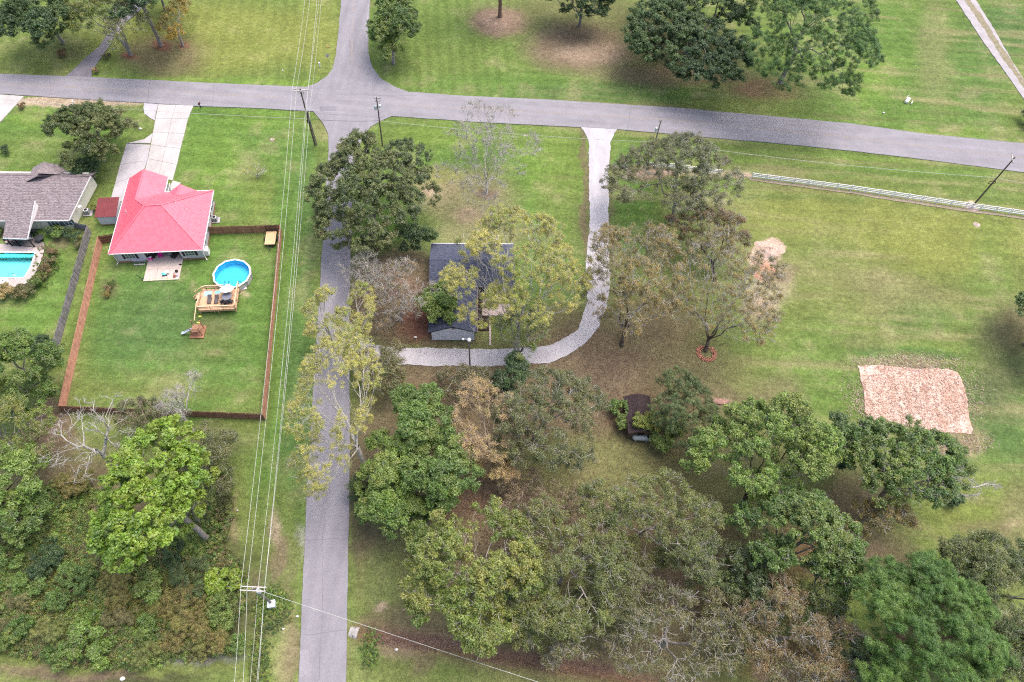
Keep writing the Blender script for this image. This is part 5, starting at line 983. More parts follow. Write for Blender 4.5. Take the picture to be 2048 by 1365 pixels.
vs = [(x, r*math.cos(2*PI*i/n), .75+r*math.sin(2*PI*i/n)) for x, r in prof for i in range(n)]; tb.add(vs, [(k*n+i,(k+1)*n+i,(k+1)*n+(i+1) % n,k*n+(i+1) % n) for k in range(len(prof)-1) for i in range(n)]+[tuple(range(n)), tuple(range(7*n,8*n))]); tb.build('tank', TNK, tk, smooth=True)
MB().lathe([(.2,0),(.2,.15),(.14,.2)], (.95,0,1.18), 12).build('valve_dome', DARK, tk); [MB().box(x-.12,x+.12,-.4,.4,-.05,.42).build('support', CONC_G, tk) for x in (-.8,.8)]
# brick tree ring
q = P(1413,707); br = thing('brick_tree_ring', 'ring of orange red bricks laid round the pecan trunk', 'tree ring', q)
BK = [mat('brick_red%s' % w, c, .9, .2, 8) for w, c in (('', (.42,.17,.11)), ('_pale', (.52,.25,.18)), ('_dark', (.30,.12,.09)))]
bme = MB().box(-.11,.11,-.055,.055,0,.07)
protos = [bme.build('brick', m, br) for m in BK]; first = True
idx = 0
for ringk, (rr, cnt) in enumerate(((1.45,34),(1.25,30),(1.05,25),(1.65,38),(1.35,30))):
    for k in range(cnt):
        a = 2*PI*k/cnt+ringk*.07+rnd.uniform(-.03,.03)
        if 1.0 < a < 1.9 and ringk != 1: continue
        r_ = rr+rnd.uniform(-.05,.05); loc_ = (r_*math.cos(a), r_*math.sin(a)*.95, -.02+(.06 if ringk == 4 else 0)+rnd.uniform(0,.03))
        if idx < 3: o = protos[idx]; o.location = loc_; o.rotation_euler = (rnd.uniform(-.1,.1), 0, a+PI/2+rnd.uniform(-.4,.4))
        else: o = part_copy(protos[idx % 3], br, loc_, a+PI/2+rnd.uniform(-.4,.4))
        idx += 1
# culvert
q = P(712,1266); cu = thing('culvert', 'concrete culvert mouth opening into the leaf-filled ditch east of the side road', 'culvert', (q.x, q.y, 0), -.15)
CUC = mat('old_concrete', (.36,.34,.33), .95, .25, 2.5, bump=.3)
hw = MB()
n = 10; out = [(-.75,-.55)]+[(.78*math.cos(PI-PI*k/n), -.1+.42*math.sin(PI-PI*k/n)) for k in range(n+1)]+[(.75,-.55)]
# half pipe running in x, flared end
prof = [(-.85*.0, 1)]
for k in range(n):
    a0_, a1_ = PI-PI*k/n, PI-PI*(k+1)/n
    for r0, r1 in ((.62,.70),):
        def pt(a, r, x): return (x, r*math.cos(a), -.35+r*math.sin(a)*.7)
        hw.add([pt(a0_,.70,-.9),pt(a1_,.70,-.9),pt(a1_,.78,.25),pt(a0_,.78,.25),pt(a0_,.60,-.9),pt(a1_,.60,-.9),pt(a1_,.68,.25),pt(a0_,.68,.25)], [(0,1,2,3),(7,6,5,4),(3,2,6,7),(0,4,5,1)])
hw.build('pipe', CUC, cu); MB().box(-.3,-.25,-.6,.6,-.7,.1).build('opening', DARK, cu)  # black plate painted as the darkness inside the pipe
q = P(1440,804); o = MB().lathe([(1.1,-.05),(.9,.12),(.3,.2)], n=12, sx=1.3, sy=.5).build('mulch_heap', mat('pink_mulch', (.34,.2,.17), .95, .3, 5, bump=.5), None, smooth=True); o.location = q; tag(o, 'low heap of pink mulch above the bright green tree', 'mulch pile')
def heap(label, px, py, rx, ry, h, m, seed):
    q = P(px, py); nr, na = 9, 28; r = np.random.default_rng(seed); vs = []; fs = []
    for i in range(nr):
        for j in range(na):
            f_ = i/(nr-1); a = 2*PI*j/na; w = 1+.22*math.sin(3*a+seed)+.12*math.sin(5*a+1.3*seed); z = h*(1-f_**1.5)*(1+.5*float(r.uniform(-.5,.5)))-.17*f_
            vs.append((rx*f_*w*math.cos(a), ry*f_*w*math.sin(a), z))
    fs = [(i*na+j, i*na+(j+1) % na, (i+1)*na+(j+1) % na, (i+1)*na+j) for i in range(nr-1) for j in range(na)]
    o = MB().add(vs, fs).build('dirt_mound', m, None, smooth=True); o.location = q; tag(o, label, 'dirt pile')
heap('pale pink bare mound of chippings at edge of the east field', 1538,500,2.6,2.2,.5, mat('pale_chippings', (.46,.34,.28), .95, .3, 2.5, bump=.8, bscale=6), 1)
heap('orange brown heap of bark below the pale mound', 1528,540,2.2,2.6,.7, mat('orange_bark', (.34,.17,.10), .95, .5, 3, bump=1, bscale=6, col2=(.50,.32,.22)), 2)
# ------------------------------------------------------------------ trees and other vegetation
def leaf_mat(name, transl=.3, rough=.6):
    m = bpy.data.materials.new(name); m.use_nodes = True; n = m.node_tree; n.nodes.clear()
    out = n.nodes.new('ShaderNodeOutputMaterial'); at_ = n.nodes.new('ShaderNodeAttribute'); at_.attribute_name = 'Col'
    d = n.nodes.new('ShaderNodeBsdfDiffuse'); t = n.nodes.new('ShaderNodeBsdfTranslucent'); mx = n.nodes.new('ShaderNodeMixShader'); mx.inputs[0].default_value = transl
    g = n.nodes.new('ShaderNodeBsdfGlossy'); g.inputs['Roughness'].default_value = .5; g.inputs[0].default_value = (.9,.95,1,1); mg = n.nodes.new('ShaderNodeMixShader'); mg.inputs[0].default_value = .04
    n.links.new(at_.outputs['Color'], d.inputs[0]); n.links.new(at_.outputs['Color'], t.inputs[0])
    n.links.new(d.outputs[0], mx.inputs[1]); n.links.new(t.outputs[0], mx.inputs[2]); n.links.new(mx.outputs[0], mg.inputs[1]); n.links.new(g.outputs[0], mg.inputs[2]); n.links.new(mg.outputs[0], out.inputs[0])
    return m
LEAF = leaf_mat('leaves', .3); NEEDLE = leaf_mat('needles', .12)
def bark(name, c, v=.3): return mat(name, c, .9, v, 2.2, bump=.4, bscale=12)
BK_G = bark('grey_bark', (.27,.245,.225), .35); BK_P = bark('pale_lichen_bark', (.42,.40,.36), .35); BK_D = bark('dark_bark', (.075,.062,.05), .4); BK_W = bark('bleached_wood', (.42,.40,.37), .25); BK_B = bark('brown_bark', (.20,.135,.10), .35)
BK_T = bark('tan_twigs', (.40,.32,.24), .25)
def segs_mesh(name, p0, p1, r0, r1, m, n, parent):
    if len(p0) == 0: return None
    d = p1-p0; L_ = np.linalg.norm(d, axis=1, keepdims=True); L_[L_ == 0] = 1; d = d/L_
    up = np.where(np.abs(d[:, 2:3]) < .9, np.array([[0,0,1.]]), np.array([[1.,0,0]])); x = np.cross(d, up); x /= np.linalg.norm(x, axis=1, keepdims=True); y = np.cross(d, x)
    a = np.arange(n)*2*PI/n
    off = x[:, None, :]*np.cos(a)[None, :, None] + y[:, None, :]*np.sin(a)[None, :, None]
    A = p0[:, None, :]+off*r0[:, None, None]; B = p1[:, None, :]+off*r1[:, None, None]
    co_ = np.concatenate([A, B], 1).reshape(-1, 3)
    i = np.arange(n); f = np.stack([i, (i+1) % n, n+(i+1) % n, n+i], -1)
    q = (f[None]+(np.arange(len(p0))*2*n)[:, None, None]).reshape(-1, 4)
    me = np_mesh(name, co_, q, smooth=n > 4); me.materials.append(m); o = bpy.data.objects.new(name, me); S.collection.objects.link(o); o.parent = parent; return o
def leaves_mesh(name, pos, nrm, L, Wd, cols, m, parent, g, kind=None):
    N_ = len(pos); t = g.normal(size=(N_, 3)); t -= (t*nrm).sum(1, keepdims=True)*nrm; t /= np.linalg.norm(t, axis=1, keepdims=True)+1e-9; b = np.cross(nrm, t)
    L = (L*g.uniform(.65, 1.3, N_))[:, None]; Wd = (Wd*g.uniform(.65, 1.3, N_))[:, None]; fold = nrm*(L*.12)
    co_ = np.stack([pos-t*L*.45-b*Wd/2, pos-t*L*.35+b*Wd/2+fold, pos+t*L*.75], 1).reshape(-1, 3)
    q = np.arange(N_*3).reshape(-1, 3); me = np_mesh(name, co_, q, np.repeat(cols, 3, axis=0), k=3); me.materials.append(m)
    o = bpy.data.objects.new(name, me); S.collection.objects.link(o); o.parent = parent
    if kind: o['kind'] = kind
    return o
PAL = dict(
 oak=[(0.102,0.145,0.040),(0.132,0.171,0.048),(0.079,0.120,0.037),(0.172,0.193,0.061)],
 darkoak=[(0.062,0.118,0.037),(0.079,0.143,0.040),(0.047,0.091,0.029),(0.102,0.164,0.045)],
 grey=[(0.143,0.165,0.054),(0.172,0.185,0.065),(0.112,0.140,0.047),(0.211,0.207,0.085)],
 maple=[(0.175,0.290,0.025),(0.215,0.330,0.033),(0.128,0.238,0.025),(0.255,0.330,0.044)],
 green=[(0.127,0.218,0.041),(0.158,0.257,0.050),(0.092,0.169,0.035),(0.197,0.257,0.054)],
 lime=[(0.189,0.293,0.052),(0.225,0.335,0.065),(0.145,0.242,0.042),(0.246,0.307,0.063)],
 olive=[(0.196,0.222,0.052),(0.158,0.193,0.047),(0.233,0.244,0.067),(0.123,0.160,0.041)],
 yolive=[(0.182,0.249,0.044),(0.228,0.279,0.056),(0.134,0.198,0.037),(0.262,0.271,0.058)],
 yellow=[(.47,.45,.110),(.39,.41,.095),(.53,.49,.14),(.29,.34,.075)],
 yellow_old=[(0.428,0.372,0.058),(0.353,0.325,0.053),(0.504,0.396,0.072),(0.276,0.293,0.049)],
 gold=[(0.419,0.282,0.042),(0.354,0.288,0.047),(0.306,0.265,0.053),(0.209,0.197,0.049)],
 orange=[(0.295,0.224,0.067),(0.242,0.205,0.064),(0.175,0.178,0.053),(0.349,0.264,0.087)],
 tan=[(0.578,0.409,0.203),(0.483,0.356,0.162),(0.403,0.330,0.116),(0.362,0.277,0.139)],
 brown=[(0.242,0.167,0.069),(0.194,0.144,0.058),(0.177,0.167,0.058),(0.274,0.190,0.087)],
 brownol=[(0.184,0.172,0.062),(0.147,0.157,0.051),(0.221,0.186,0.076),(0.125,0.131,0.043)],
 pine=[(0.074,0.155,0.034),(0.098,0.189,0.041),(0.060,0.126,0.034),(0.131,0.208,0.048)],
 brightpine=[(.085,.175,.026),(.105,.205,.030),(.066,.140,.022),(.125,.210,.036)],
 cedar=[(0.085,0.129,0.040),(0.105,0.152,0.048),(0.068,0.103,0.034),(0.124,0.159,0.048)],
 bush=[(0.200,0.196,0.048),(0.221,0.204,0.053),(0.162,0.182,0.043),(0.207,0.167,0.053)],
)
# kind: palette, cluster radius, fill (leaf layers), leaf L, leaf W, share of clusters in leaf, cluster amount, twig amount, bark, material
# kind: palette, cluster radius, tufts per cluster, tuft type, tuft size, share of clusters in leaf, cluster amount, twig amount, bark, number and size of foliage masses
KIND = dict(
 oak=('oak',.80,5.2,'leaf',1.0,.97,1.0,1,BK_P,(8,.44)), darkoak=('darkoak',.85,6,'leaf',1.1,1,1.0,0,BK_G,(8,.46)), oakgrey=('grey',.80,4.2,'fine',1.0,.95,1.0,2,BK_P,(9,.42)),
 maple=('maple',.85,6.5,'broad',.95,1,1.05,0,BK_G,(8,.56)), green=('green',.80,6,'leaf',1.05,1,1.05,1,BK_G,(8,.45)), lime=('lime',.8,4.8,'leaf',1.05,.97,.95,2,BK_G,(11,.36)),
 yolive=('yolive',.80,4.4,'leaf',1.0,.97,1.0,2,BK_P,(13,.33)), olive=('olive',.80,4.6,'fine',1.0,.93,1.0,3,BK_P,(13,.33)), brownol=('brownol',.80,3.8,'fine',1.0,.88,1.0,4,BK_P,(13,.32)),
 yellow=('yellow',.62,4.2,'fine',.66,.92,1.0,3,BK_P,(20,.23)), pecan=('orange',.75,2.8,'fine',.85,.82,.85,6,BK_P,(11,.36)), gold=('gold',.75,4,'fine',.95,.92,.9,2,BK_P,(9,.38)),
 tan=('tan',.7,3.2,'fine',.85,.9,.8,4,BK_T,(9,.36)), bare=('grey',.8,1,'fine',.7,.3,.6,9,BK_P,(9,.40)), dead=('grey',.8,0,'fine',1,0,.4,6,BK_W,(8,.34)), browntwig=('brown',.8,2.4,'fine',.85,.8,.7,6,BK_T,(8,.42)),
 pine=('pine',.7,6,'needle',.9,1,1.05,0,BK_B,(13,.32)), bpine=('brightpine',.7,7,'needle',.95,1,1.0,0,BK_B,(14,.32)), cedar=('cedar',.7,6,'needle',.8,1,1.1,1,BK_B,(7,.6)), bush=('bush',.6,6,'needle',.7,1,1.2,0,BK_B,(6,.5)), shrub=('green',.5,5,'leaf',.7,1,1.1,0,BK_B,(6,.5)),
)
def tuft(name, n, r, L, Wd, m, seed, flat=.62, needle=False):
    g = np.random.default_rng(seed); u = g.normal(size=(n, 3)); u /= np.linalg.norm(u, axis=1, keepdims=True); pos = u*(g.random((n, 1))**.45)*r; pos[:, 2] *= flat
    nv = u*.7+np.array([0,0,.8])+g.normal(0, .35, (n, 3)); nv /= np.linalg.norm(nv, axis=1, keepdims=True); t_ = g.normal(size=(n, 3))
    if needle: t_ = u+g.normal(0, .25, (n, 3)); t_[:, 2] += .3
    t_ -= (t_*nv).sum(1, keepdims=True)*nv; t_ /= np.linalg.norm(t_, axis=1, keepdims=True)+1e-9; b = np.cross(nv, t_); l_ = (L*g.uniform(.7, 1.3, n))[:, None]; w_ = (Wd*g.uniform(.7, 1.3, n))[:, None]
    co_ = np.stack([pos-t_*l_*.45-b*w_/2, pos-t_*l_*.35+b*w_/2, pos+t_*l_*.7], 1).reshape(-1, 3); c = np.repeat(g.uniform(.72, 1.3, (n, 1))*(1+g.normal(0, .06, (n, 3))), 3, axis=0)
    me = np_mesh(name, co_, np.arange(3*n).reshape(-1, 3), c, k=3); me.materials.append(m); return bpy.data.objects.new(name, me)
def tuft_mat(name, transl):
    m = leaf_mat(name, transl); n = m.node_tree; a = [x for x in n.nodes if x.type == 'ATTRIBUTE'][0]
    b = n.nodes.new('ShaderNodeAttribute'); b.attribute_type = 'INSTANCER'; b.attribute_name = 'tint'; v = n.nodes.new('ShaderNodeVectorMath'); v.operation = 'MULTIPLY'
    n.links.new(a.outputs['Color'], v.inputs[0]); n.links.new(b.outputs['Color'], v.inputs[1])
    for x in n.nodes:
        if x.type in ('BSDF_DIFFUSE', 'BSDF_TRANSLUCENT'): n.links.new(v.outputs[0], x.inputs[0])
    return m
TM = tuft_mat('leaf_spray', .36); TN = tuft_mat('needle_spray', .2)
TUFTS = dict(leaf=[tuft('leaf_spray', 46, .46, .20, .15, TM, 50+i) for i in range(3)], fine=[tuft('fine_leaf_spray', 46, .48, .16, .10, TM, 60+i) for i in range(3)],
 broad=[tuft('broad_leaf_spray', 34, .44, .27, .22, TM, 70+i) for i in range(3)], needle=[tuft('needle_spray', 64, .42, .30, .045, TN, 80+i, .7, True) for i in range(3)])
GNS = {}
def gn_group(kind):
    if kind in GNS: return GNS[kind]
    G = bpy.data.node_groups.new('spray_'+kind, 'GeometryNodeTree'); G.interface.new_socket('Geometry', in_out='INPUT', socket_type='NodeSocketGeometry'); G.interface.new_socket('Geometry', in_out='OUTPUT', socket_type='NodeSocketGeometry')
    gi = G.nodes.new('NodeGroupInput'); go = G.nodes.new('NodeGroupOutput'); ip = G.nodes.new('GeometryNodeInstanceOnPoints'); jn = G.nodes.new('GeometryNodeJoinGeometry')
    for o in TUFTS[kind]:
        oi = G.nodes.new('GeometryNodeObjectInfo'); oi.inputs['Object'].default_value = o; oi.inputs['As Instance'].default_value = True; G.links.new(oi.outputs['Geometry'], jn.inputs[0])
    def na(nm, ty): a = G.nodes.new('GeometryNodeInputNamedAttribute'); a.data_type = ty; a.inputs['Name'].default_value = nm; return a.outputs['Attribute']
    G.links.new(gi.outputs[0], ip.inputs['Points']); G.links.new(jn.outputs[0], ip.inputs['Instance']); ip.inputs['Pick Instance'].default_value = True
    G.links.new(na('pick', 'INT'), ip.inputs['Instance Index']); G.links.new(na('turn', 'FLOAT_VECTOR'), ip.inputs['Rotation']); G.links.new(na('size', 'FLOAT'), ip.inputs['Scale'])
    G.links.new(ip.outputs[0], go.inputs[0]); GNS[kind] = G; return G
def sprays(name, pos, tint, size, kind, parent, g, tilt=None):
    n = len(pos); me = bpy.data.meshes.new(name); me.vertices.add(n); me.vertices.foreach_set('co', pos.astype(np.float32).ravel())
    a = me.attributes.new('tint', 'FLOAT_COLOR', 'POINT'); c4 = np.ones((n, 4), np.float32); c4[:, :3] = tint; a.data.foreach_set('color', c4.ravel())
    r = np.stack([g.normal(0, .35, n), g.normal(0, .35, n), g.uniform(0, 2*PI, n)], 1)
    a = me.attributes.new('turn', 'FLOAT_VECTOR', 'POINT'); a.data.foreach_set('vector', r.astype(np.float32).ravel())
    a = me.attributes.new('size', 'FLOAT', 'POINT'); a.data.foreach_set('value', (size*g.uniform(.75, 1.25, n)).astype(np.float32))
    a = me.attributes.new('pick', 'INT', 'POINT'); a.data.foreach_set('value', g.integers(0, 3, n).astype(np.int32))
    me.materials.append(TN if kind == 'needle' else TM)
    o = bpy.data.objects.new(name, me); S.collection.objects.link(o); o.parent = parent; o['kind'] = 'stuff'; m = o.modifiers.new('sprays', 'NODES'); m.node_group = gn_group(kind); return o
def in_env(dirs, g, lob):
    """lobed crown outline: radius factor for unit directions"""
    k = g.normal(size=(9, 3)); k /= np.linalg.norm(k, axis=1, keepdims=True); am = g.uniform(-1, 1, 9)
    return 1+lob*np.tanh((np.exp(4*(dirs@k.T-1))*am*2.2).sum(1))
def in_env2(dirs, g, am):
    k = g.normal(size=(46, 3)); k /= np.linalg.norm(k, axis=1, keepdims=True)
    return 1-am+2*am*np.exp(26*((dirs@k.T).max(1)-1))
TREES = 0
def tree(name, label, cat, px, py, rxp, ryp, hc, kind, base=None, fz=.75, group=None, pal=None, fill=1.0, cl=1.0, tw=None, leafy=None, lob=.28, bk=None, trunk_r=None, seed=None, drop=.35, leafs=1.0, zmin=.6, pw=None):
    global TREES; TREES += 1
    g = np.random.default_rng(seed if seed is not None else 1000+TREES*13)
    K = KIND[kind]; pn, cr, fl, tk, tsz, lf, cm, tws, bkm, (nlobe, lsz) = K; cols = np.array(PAL[pal or pn]); fl *= fill; cm *= cl; lf = lf if leafy is None else leafy; tws = tws if tw is None else tw; bkm = bk or bkm
    pw = pw or (.85 if kind in ('yellow','tan','pecan','bare','browntwig','gold','lime') else .6)
    C = P(px, py, hc); s = mpp(px, py, hc); rx = rxp*s; rz = min(fz*rx, hc*1.0-.1 if hc > 1 else rx); dh = math.hypot(C.x, C.y)
    sinE = (CAM_H-hc)/math.hypot(dh, CAM_H-hc); cosE = math.sqrt(1-sinE**2); ryt = ryp*s
    ry = math.sqrt(max((.45*ryt)**2, ryt**2-(rz*cosE)**2))/sinE
    B = P(*base) if base else Vector((C.x, C.y, 0)); B.z = -.05
    t = thing(name, label, cat, B, 0, group); Cl = np.array(C-B)
    R_ = np.array([rx, ry, rz]); big = (rx*ry*rz)**(1/3); cr = min(cr, big*.42)
    area = 4.19*(rx*ry+rx*rz+ry*rz); Nc = int(max(8, cm*1.15*area/(PI*cr*cr))); Nc = min(Nc, 1150)
    # foliage masses (one per main limb), each a lumpy dome; clusters sit on their outer shells
    M = int(max(3, nlobe*min(1.3, max(.5, big/5)))); ii = np.arange(M)+.5; zz = 1-1.25*ii/M; th = PI*(1+5**.5)*ii+g.uniform(0, 6); q_ = np.sqrt(1-zz**2)
    ld = np.stack([q_*np.cos(th), q_*np.sin(th), zz], 1)+g.normal(0, .22, (M, 3)); ld /= np.linalg.norm(ld, axis=1, keepdims=True)
    lr_ = lsz*g.uniform(.72, 1.25, M); lc = ld*(1.04-lr_*.9)[:, None]*g.uniform(.78, 1.12, M)[:, None]
    wl_ = lr_**2/np.sum(lr_**2); who = g.choice(M, Nc, p=wl_); dd0 = g.normal(size=(Nc, 3)); dd0[:, 2] = np.where(dd0[:, 2] < -.25, -dd0[:, 2], dd0[:, 2]); dd0 += ld[who]*.5; dd0 /= np.linalg.norm(dd0, axis=1, keepdims=True)
    shell = np.where(g.random(Nc) < .25, g.uniform(.2, .85, Nc), g.uniform(.88, 1.08, Nc)); un = lc[who]+dd0*(lr_[who]*shell)[:, None]
    d = un/(np.linalg.norm(un, axis=1, keepdims=True)+1e-9); pos = Cl+un*(R_*1.09-cr*.3).clip(.2)
    ins = (np.linalg.norm(un[:, None, :]-lc[None], axis=2) < lr_[None]*.62).sum(1)
    kp = (ins == 0) | (g.random(Nc) < .35); pos = pos[kp]; d = d[kp]; who = who[kp]; Nc = len(pos)
    pos[:, 2] = np.maximum(pos[:, 2], zmin*cr+.1)
    # skeleton: connect every cluster to the nearest limb
    fork = np.array([Cl[0]*.3, Cl[1]*.3, max(.4, min(Cl[2]-rz*.75, 1.3 if kind == 'pecan' else 99))]) if name != 'bush' else np.array([0,0,.2])
    nodes = [np.zeros(3)]; par = [-1]
    nsub = max(2, int(fork[2]/1.5))
    for i in range(1, nsub+1): f = i/nsub; nodes.append(fork*np.array([f**1.6, f**1.6, f])+g.normal(0, .05, 3)*np.array([1,1,0])); par.append(len(nodes)-2)
    plen = [0]+[0]*nsub; order = np.argsort(np.linalg.norm(pos-fork, axis=1)); tipn = {}
    NA = np.zeros((len(nodes)+Nc*7, 3)); NA[:len(nodes)] = nodes; PL = np.zeros(len(NA)); nn = len(nodes); first = nsub
    for a in order:
        p = pos[a]; idx = slice(max(1, first-1), nn); v = p-NA[idx]; dist = np.linalg.norm(v, axis=1)
        cost = dist+pw*PL[idx]+1.2*np.maximum(0, -v[:, 2]/(dist+.1))*dist*.3
        j = int(np.argmin(cost))+max(1, first-1); k = int(min(5, max(1, round(np.linalg.norm(p-NA[j])/1.1))))
        src = NA[j].copy(); L_ = np.linalg.norm(p-src); pr = j
        for i in range(1, k+1):
            f = i/k; q = src+(p-src)*f+np.array([0,0,1])*L_*.10*math.sin(PI*f)+(g.normal(0, .07*L_, 3) if i < k else 0)
            NA[nn] = q; PL[nn] = PL[pr]+np.linalg.norm(q-NA[pr]); par.append(pr); pr = nn; nn += 1
        tipn[a] = pr
    par = np.array(par[:nn]); w = np.zeros(nn)
    for a in tipn.values(): w[a] += 1
    for i in range(nn-1, 0, -1): w[par[i]] += w[i]
    tr_ = trunk_r or (.09+.026*big+.010*hc); ex = .56
    rr = np.maximum(.018, tr_*(w/w[0])**ex); i0 = np.arange(1, nn)
    p0 = NA[par[i0]]; p1 = NA[i0]; r0 = np.minimum(rr[par[i0]], rr[i0]*1.25); r1 = rr[i0]
    r0[0] = rr[0]*1.35 if len(r0) else 0
    thick = r1 > .075
    segs_mesh('trunk', p0[thick], p1[thick], r0[thick], r1[thick], BK_D if kind in ('pecan', 'lime') else BK_G if bkm is BK_P and kind not in ('bare', 'yellow') else bkm, 7, t)
    q0, q1, s0, s1 = [p0[~thick]], [p1[~thick]], [r0[~thick]], [r1[~thick]]
    if tws:
        tips = np.repeat(np.array([NA[tipn[a]] for a in order]), tws, axis=0); dd_ = np.repeat(np.array([NA[tipn[a]]-NA[par[tipn[a]]] for a in order]), tws, axis=0)
        dd_ /= np.linalg.norm(dd_, axis=1, keepdims=True)+1e-6; rv = g.normal(size=dd_.shape); rv[:, 2] = rv[:, 2]*.7+.25; v = dd_*.7+rv*.75; v /= np.linalg.norm(v, axis=1, keepdims=True)
        ln = g.uniform(.6, 1.25, len(v))[:, None]*cr*1.25; st = tips-dd_*g.uniform(0, .6, (len(v), 1))*cr; mid = st+v*ln*.55; v2 = v+g.normal(0, .35, v.shape); v2 /= np.linalg.norm(v2, axis=1, keepdims=True); en = mid+v2*ln*.5
        v3 = v+g.normal(0, .7, v.shape); v3 /= np.linalg.norm(v3, axis=1, keepdims=True); en3 = mid+v3*ln*.45
        n_ = len(v); q0 += [st, mid, mid]; q1 += [mid, en, en3]; s0 += [np.full(n_, .026), np.full(n_, .019), np.full(n_, .017)]; s1 += [np.full(n_, .019), np.full(n_, .010), np.full(n_, .009)]
    segs_mesh('branches', np.concatenate(q0), np.concatenate(q1), np.concatenate(s0), np.concatenate(s1), bkm, 3, t)['kind'] = 'stuff'
    if lf > 0 and fl > 0:
        lfm = g.random(Nc) < lf; cp_ = pos[lfm]; wl2 = who[lfm]; nc = len(cp_); nt_ = max(1, round(fl))
        u = g.normal(size=(nc, nt_, 3)); u /= np.linalg.norm(u, axis=2, keepdims=True); u *= g.uniform(.3, 1.0, (nc, nt_, 1)); u[..., 2] *= .7
        pp = (cp_[:, None, :]+u*cr*1.0).reshape(-1, 3); pp[:, 2] = np.maximum(pp[:, 2], .12)
        lobe_c = cols[g.integers(0, len(cols), M)]*g.uniform(.85, 1.18, (M, 1)); cc_ = cols[g.integers(0, len(cols), nc)]*g.uniform(.8, 1.22, (nc, 1)); base_c = lobe_c[wl2]*.45+cc_*.55
        tint = np.repeat(base_c, nt_, axis=0)*g.uniform(.8, 1.22, (nc*nt_, 1))
        sprays('crown', pp, tint, tsz*min(1, cr/.55), tk, t, g)
    return t
def T(label, *a, name='deciduous_tree', cat='tree', **k): return tree(name, label, cat, *a, **k)
# --- north lawns
T('dark green broad tree on the northwest lawn left of asphalt driveway', 82,42,64,56,7,'darkoak',base=(127,86))
T('yellow green tree arching over the asphalt driveway at the top', 198,28,60,48,7,'gold',base=(262,110),pal='yolive',fill=1.3)
T('grey leaning trunk with thin high crown between driveway and pine straw', 262,30,36,50,12,'olive',base=(262,110),fill=.7)
T('tall dark tree with long pale bare trunk on red pine straw', 262,-22,64,56,15,'darkoak',base=(322,91))
T('small orange tinted tree right of the tall pale trunk', 350,46,26,42,5,'gold',base=(366,92),fz=1.1)
T('dark tree partly cut by the top edge behind the pale trunk', 320,-28,50,38,7,'darkoak',base=(330,20))
T('mid green round tree beside the north road with branch over asphalt', 790,46,50,58,6.5,'green',base=(787,128),pal='green',fill=1.1)
T('tall pine with only its lower trunk in view on the north lawn', 988,-95,60,45,15,'pine',base=(1000,33),name='pine_tree',trunk_r=.42)
T('dark green oak touching top edge left of the largest north oak', 1166,-2,76,52,6.5,'darkoak')
T('largest dark green oak on the north lawn with low drooping skirt', 1390,50,122,102,7,'darkoak',fill=1.15,fz=.8)
T('tall dark pine on red needle bed north of main road', 1614,74,132,112,14,'pine',base=(1560,166),name='pine_tree',fz=.6,lob=.4,cl=1.05,trunk_r=.5,bk=BK_G)
T('dark shrub at right edge beside the gravel track', 2056,238,14,14,1.5,'cedar',name='shrub',cat='shrub')
# --- west side
T('large dark oak with bronze top in front of the tan-roofed house', 178,272,62,60,6,'oak',pal='oak',fill=1.35,tw=0,leafy=1,fz=.85)
T('grey green small tree leaning right behind the dark bronze-topped oak', 238,248,36,28,4.2,'oakgrey',base=(232,272),fill=1.3)
T('low conical dark evergreen at corner of the tan-roofed house', 178,338,20,34,2.2,'darkoak',name='shrub',cat='shrub',fz=1.1)
T('tiny dark shrub on the front lawn at the left edge', 11,299,8,8,.7,'shrub',name='shrub',cat='shrub',pal='darkoak')
T('big round olive green tree at left edge south of the grey fence', 42,750,80,76,6,'oak',pal='green',fill=1.3,tw=1,fz=.8)
T('dark green clipped bush at the foot of the grey fence', 84,701,30,24,1.6,'shrub',name='bush',cat='bush',pal='darkoak')
T('yellowing tree at left edge below the big round olive tree', 28,860,70,56,7,'gold',pal='yolive',fill=1.2,base=(30,905))
T('twiggy grey tree behind the yellowing tree at the left edge', 75,895,52,40,5,'browntwig',pal='olive',base=(80,925))
T('green and gold tree low at the left edge', 22,965,62,66,6,'lime',fill=1.3,base=(10,1005))
T('loose green tree under the gold one at the left edge', 50,1032,52,46,4.5,'green',fill=.7,pal='green')
T('dead white tree with bare twisted limbs below the fenced lawn', 188,880,82,86,7.5,'dead',base=(235,938),fz=.7,drop=.6,cl=.85)
T('grey dead topped tree in front of the foot fence of the lawn', 365,800,42,52,8,'bare',base=(385,862),tw=12,fz=1.0)
T('ashy thin tree between dead white tree and grey topped tree', 290,838,55,36,4,'oakgrey',fill=.7,tw=5,bk=BK_T)
T('grey green shrubby tree behind the bright maple by the corridor', 420,930,52,80,4,'oakgrey',pal='grey',fill=.9)
T('bright green maple rising out of the thicket', 308,985,98,128,11,'maple',base=(418,1080),fz=.85,fill=1.1,cl=1.1)
T('thin leaning sapling at right of the bright maple', 412,1010,14,36,6,'gold',base=(400,1045),cl=.7,pal='yolive')
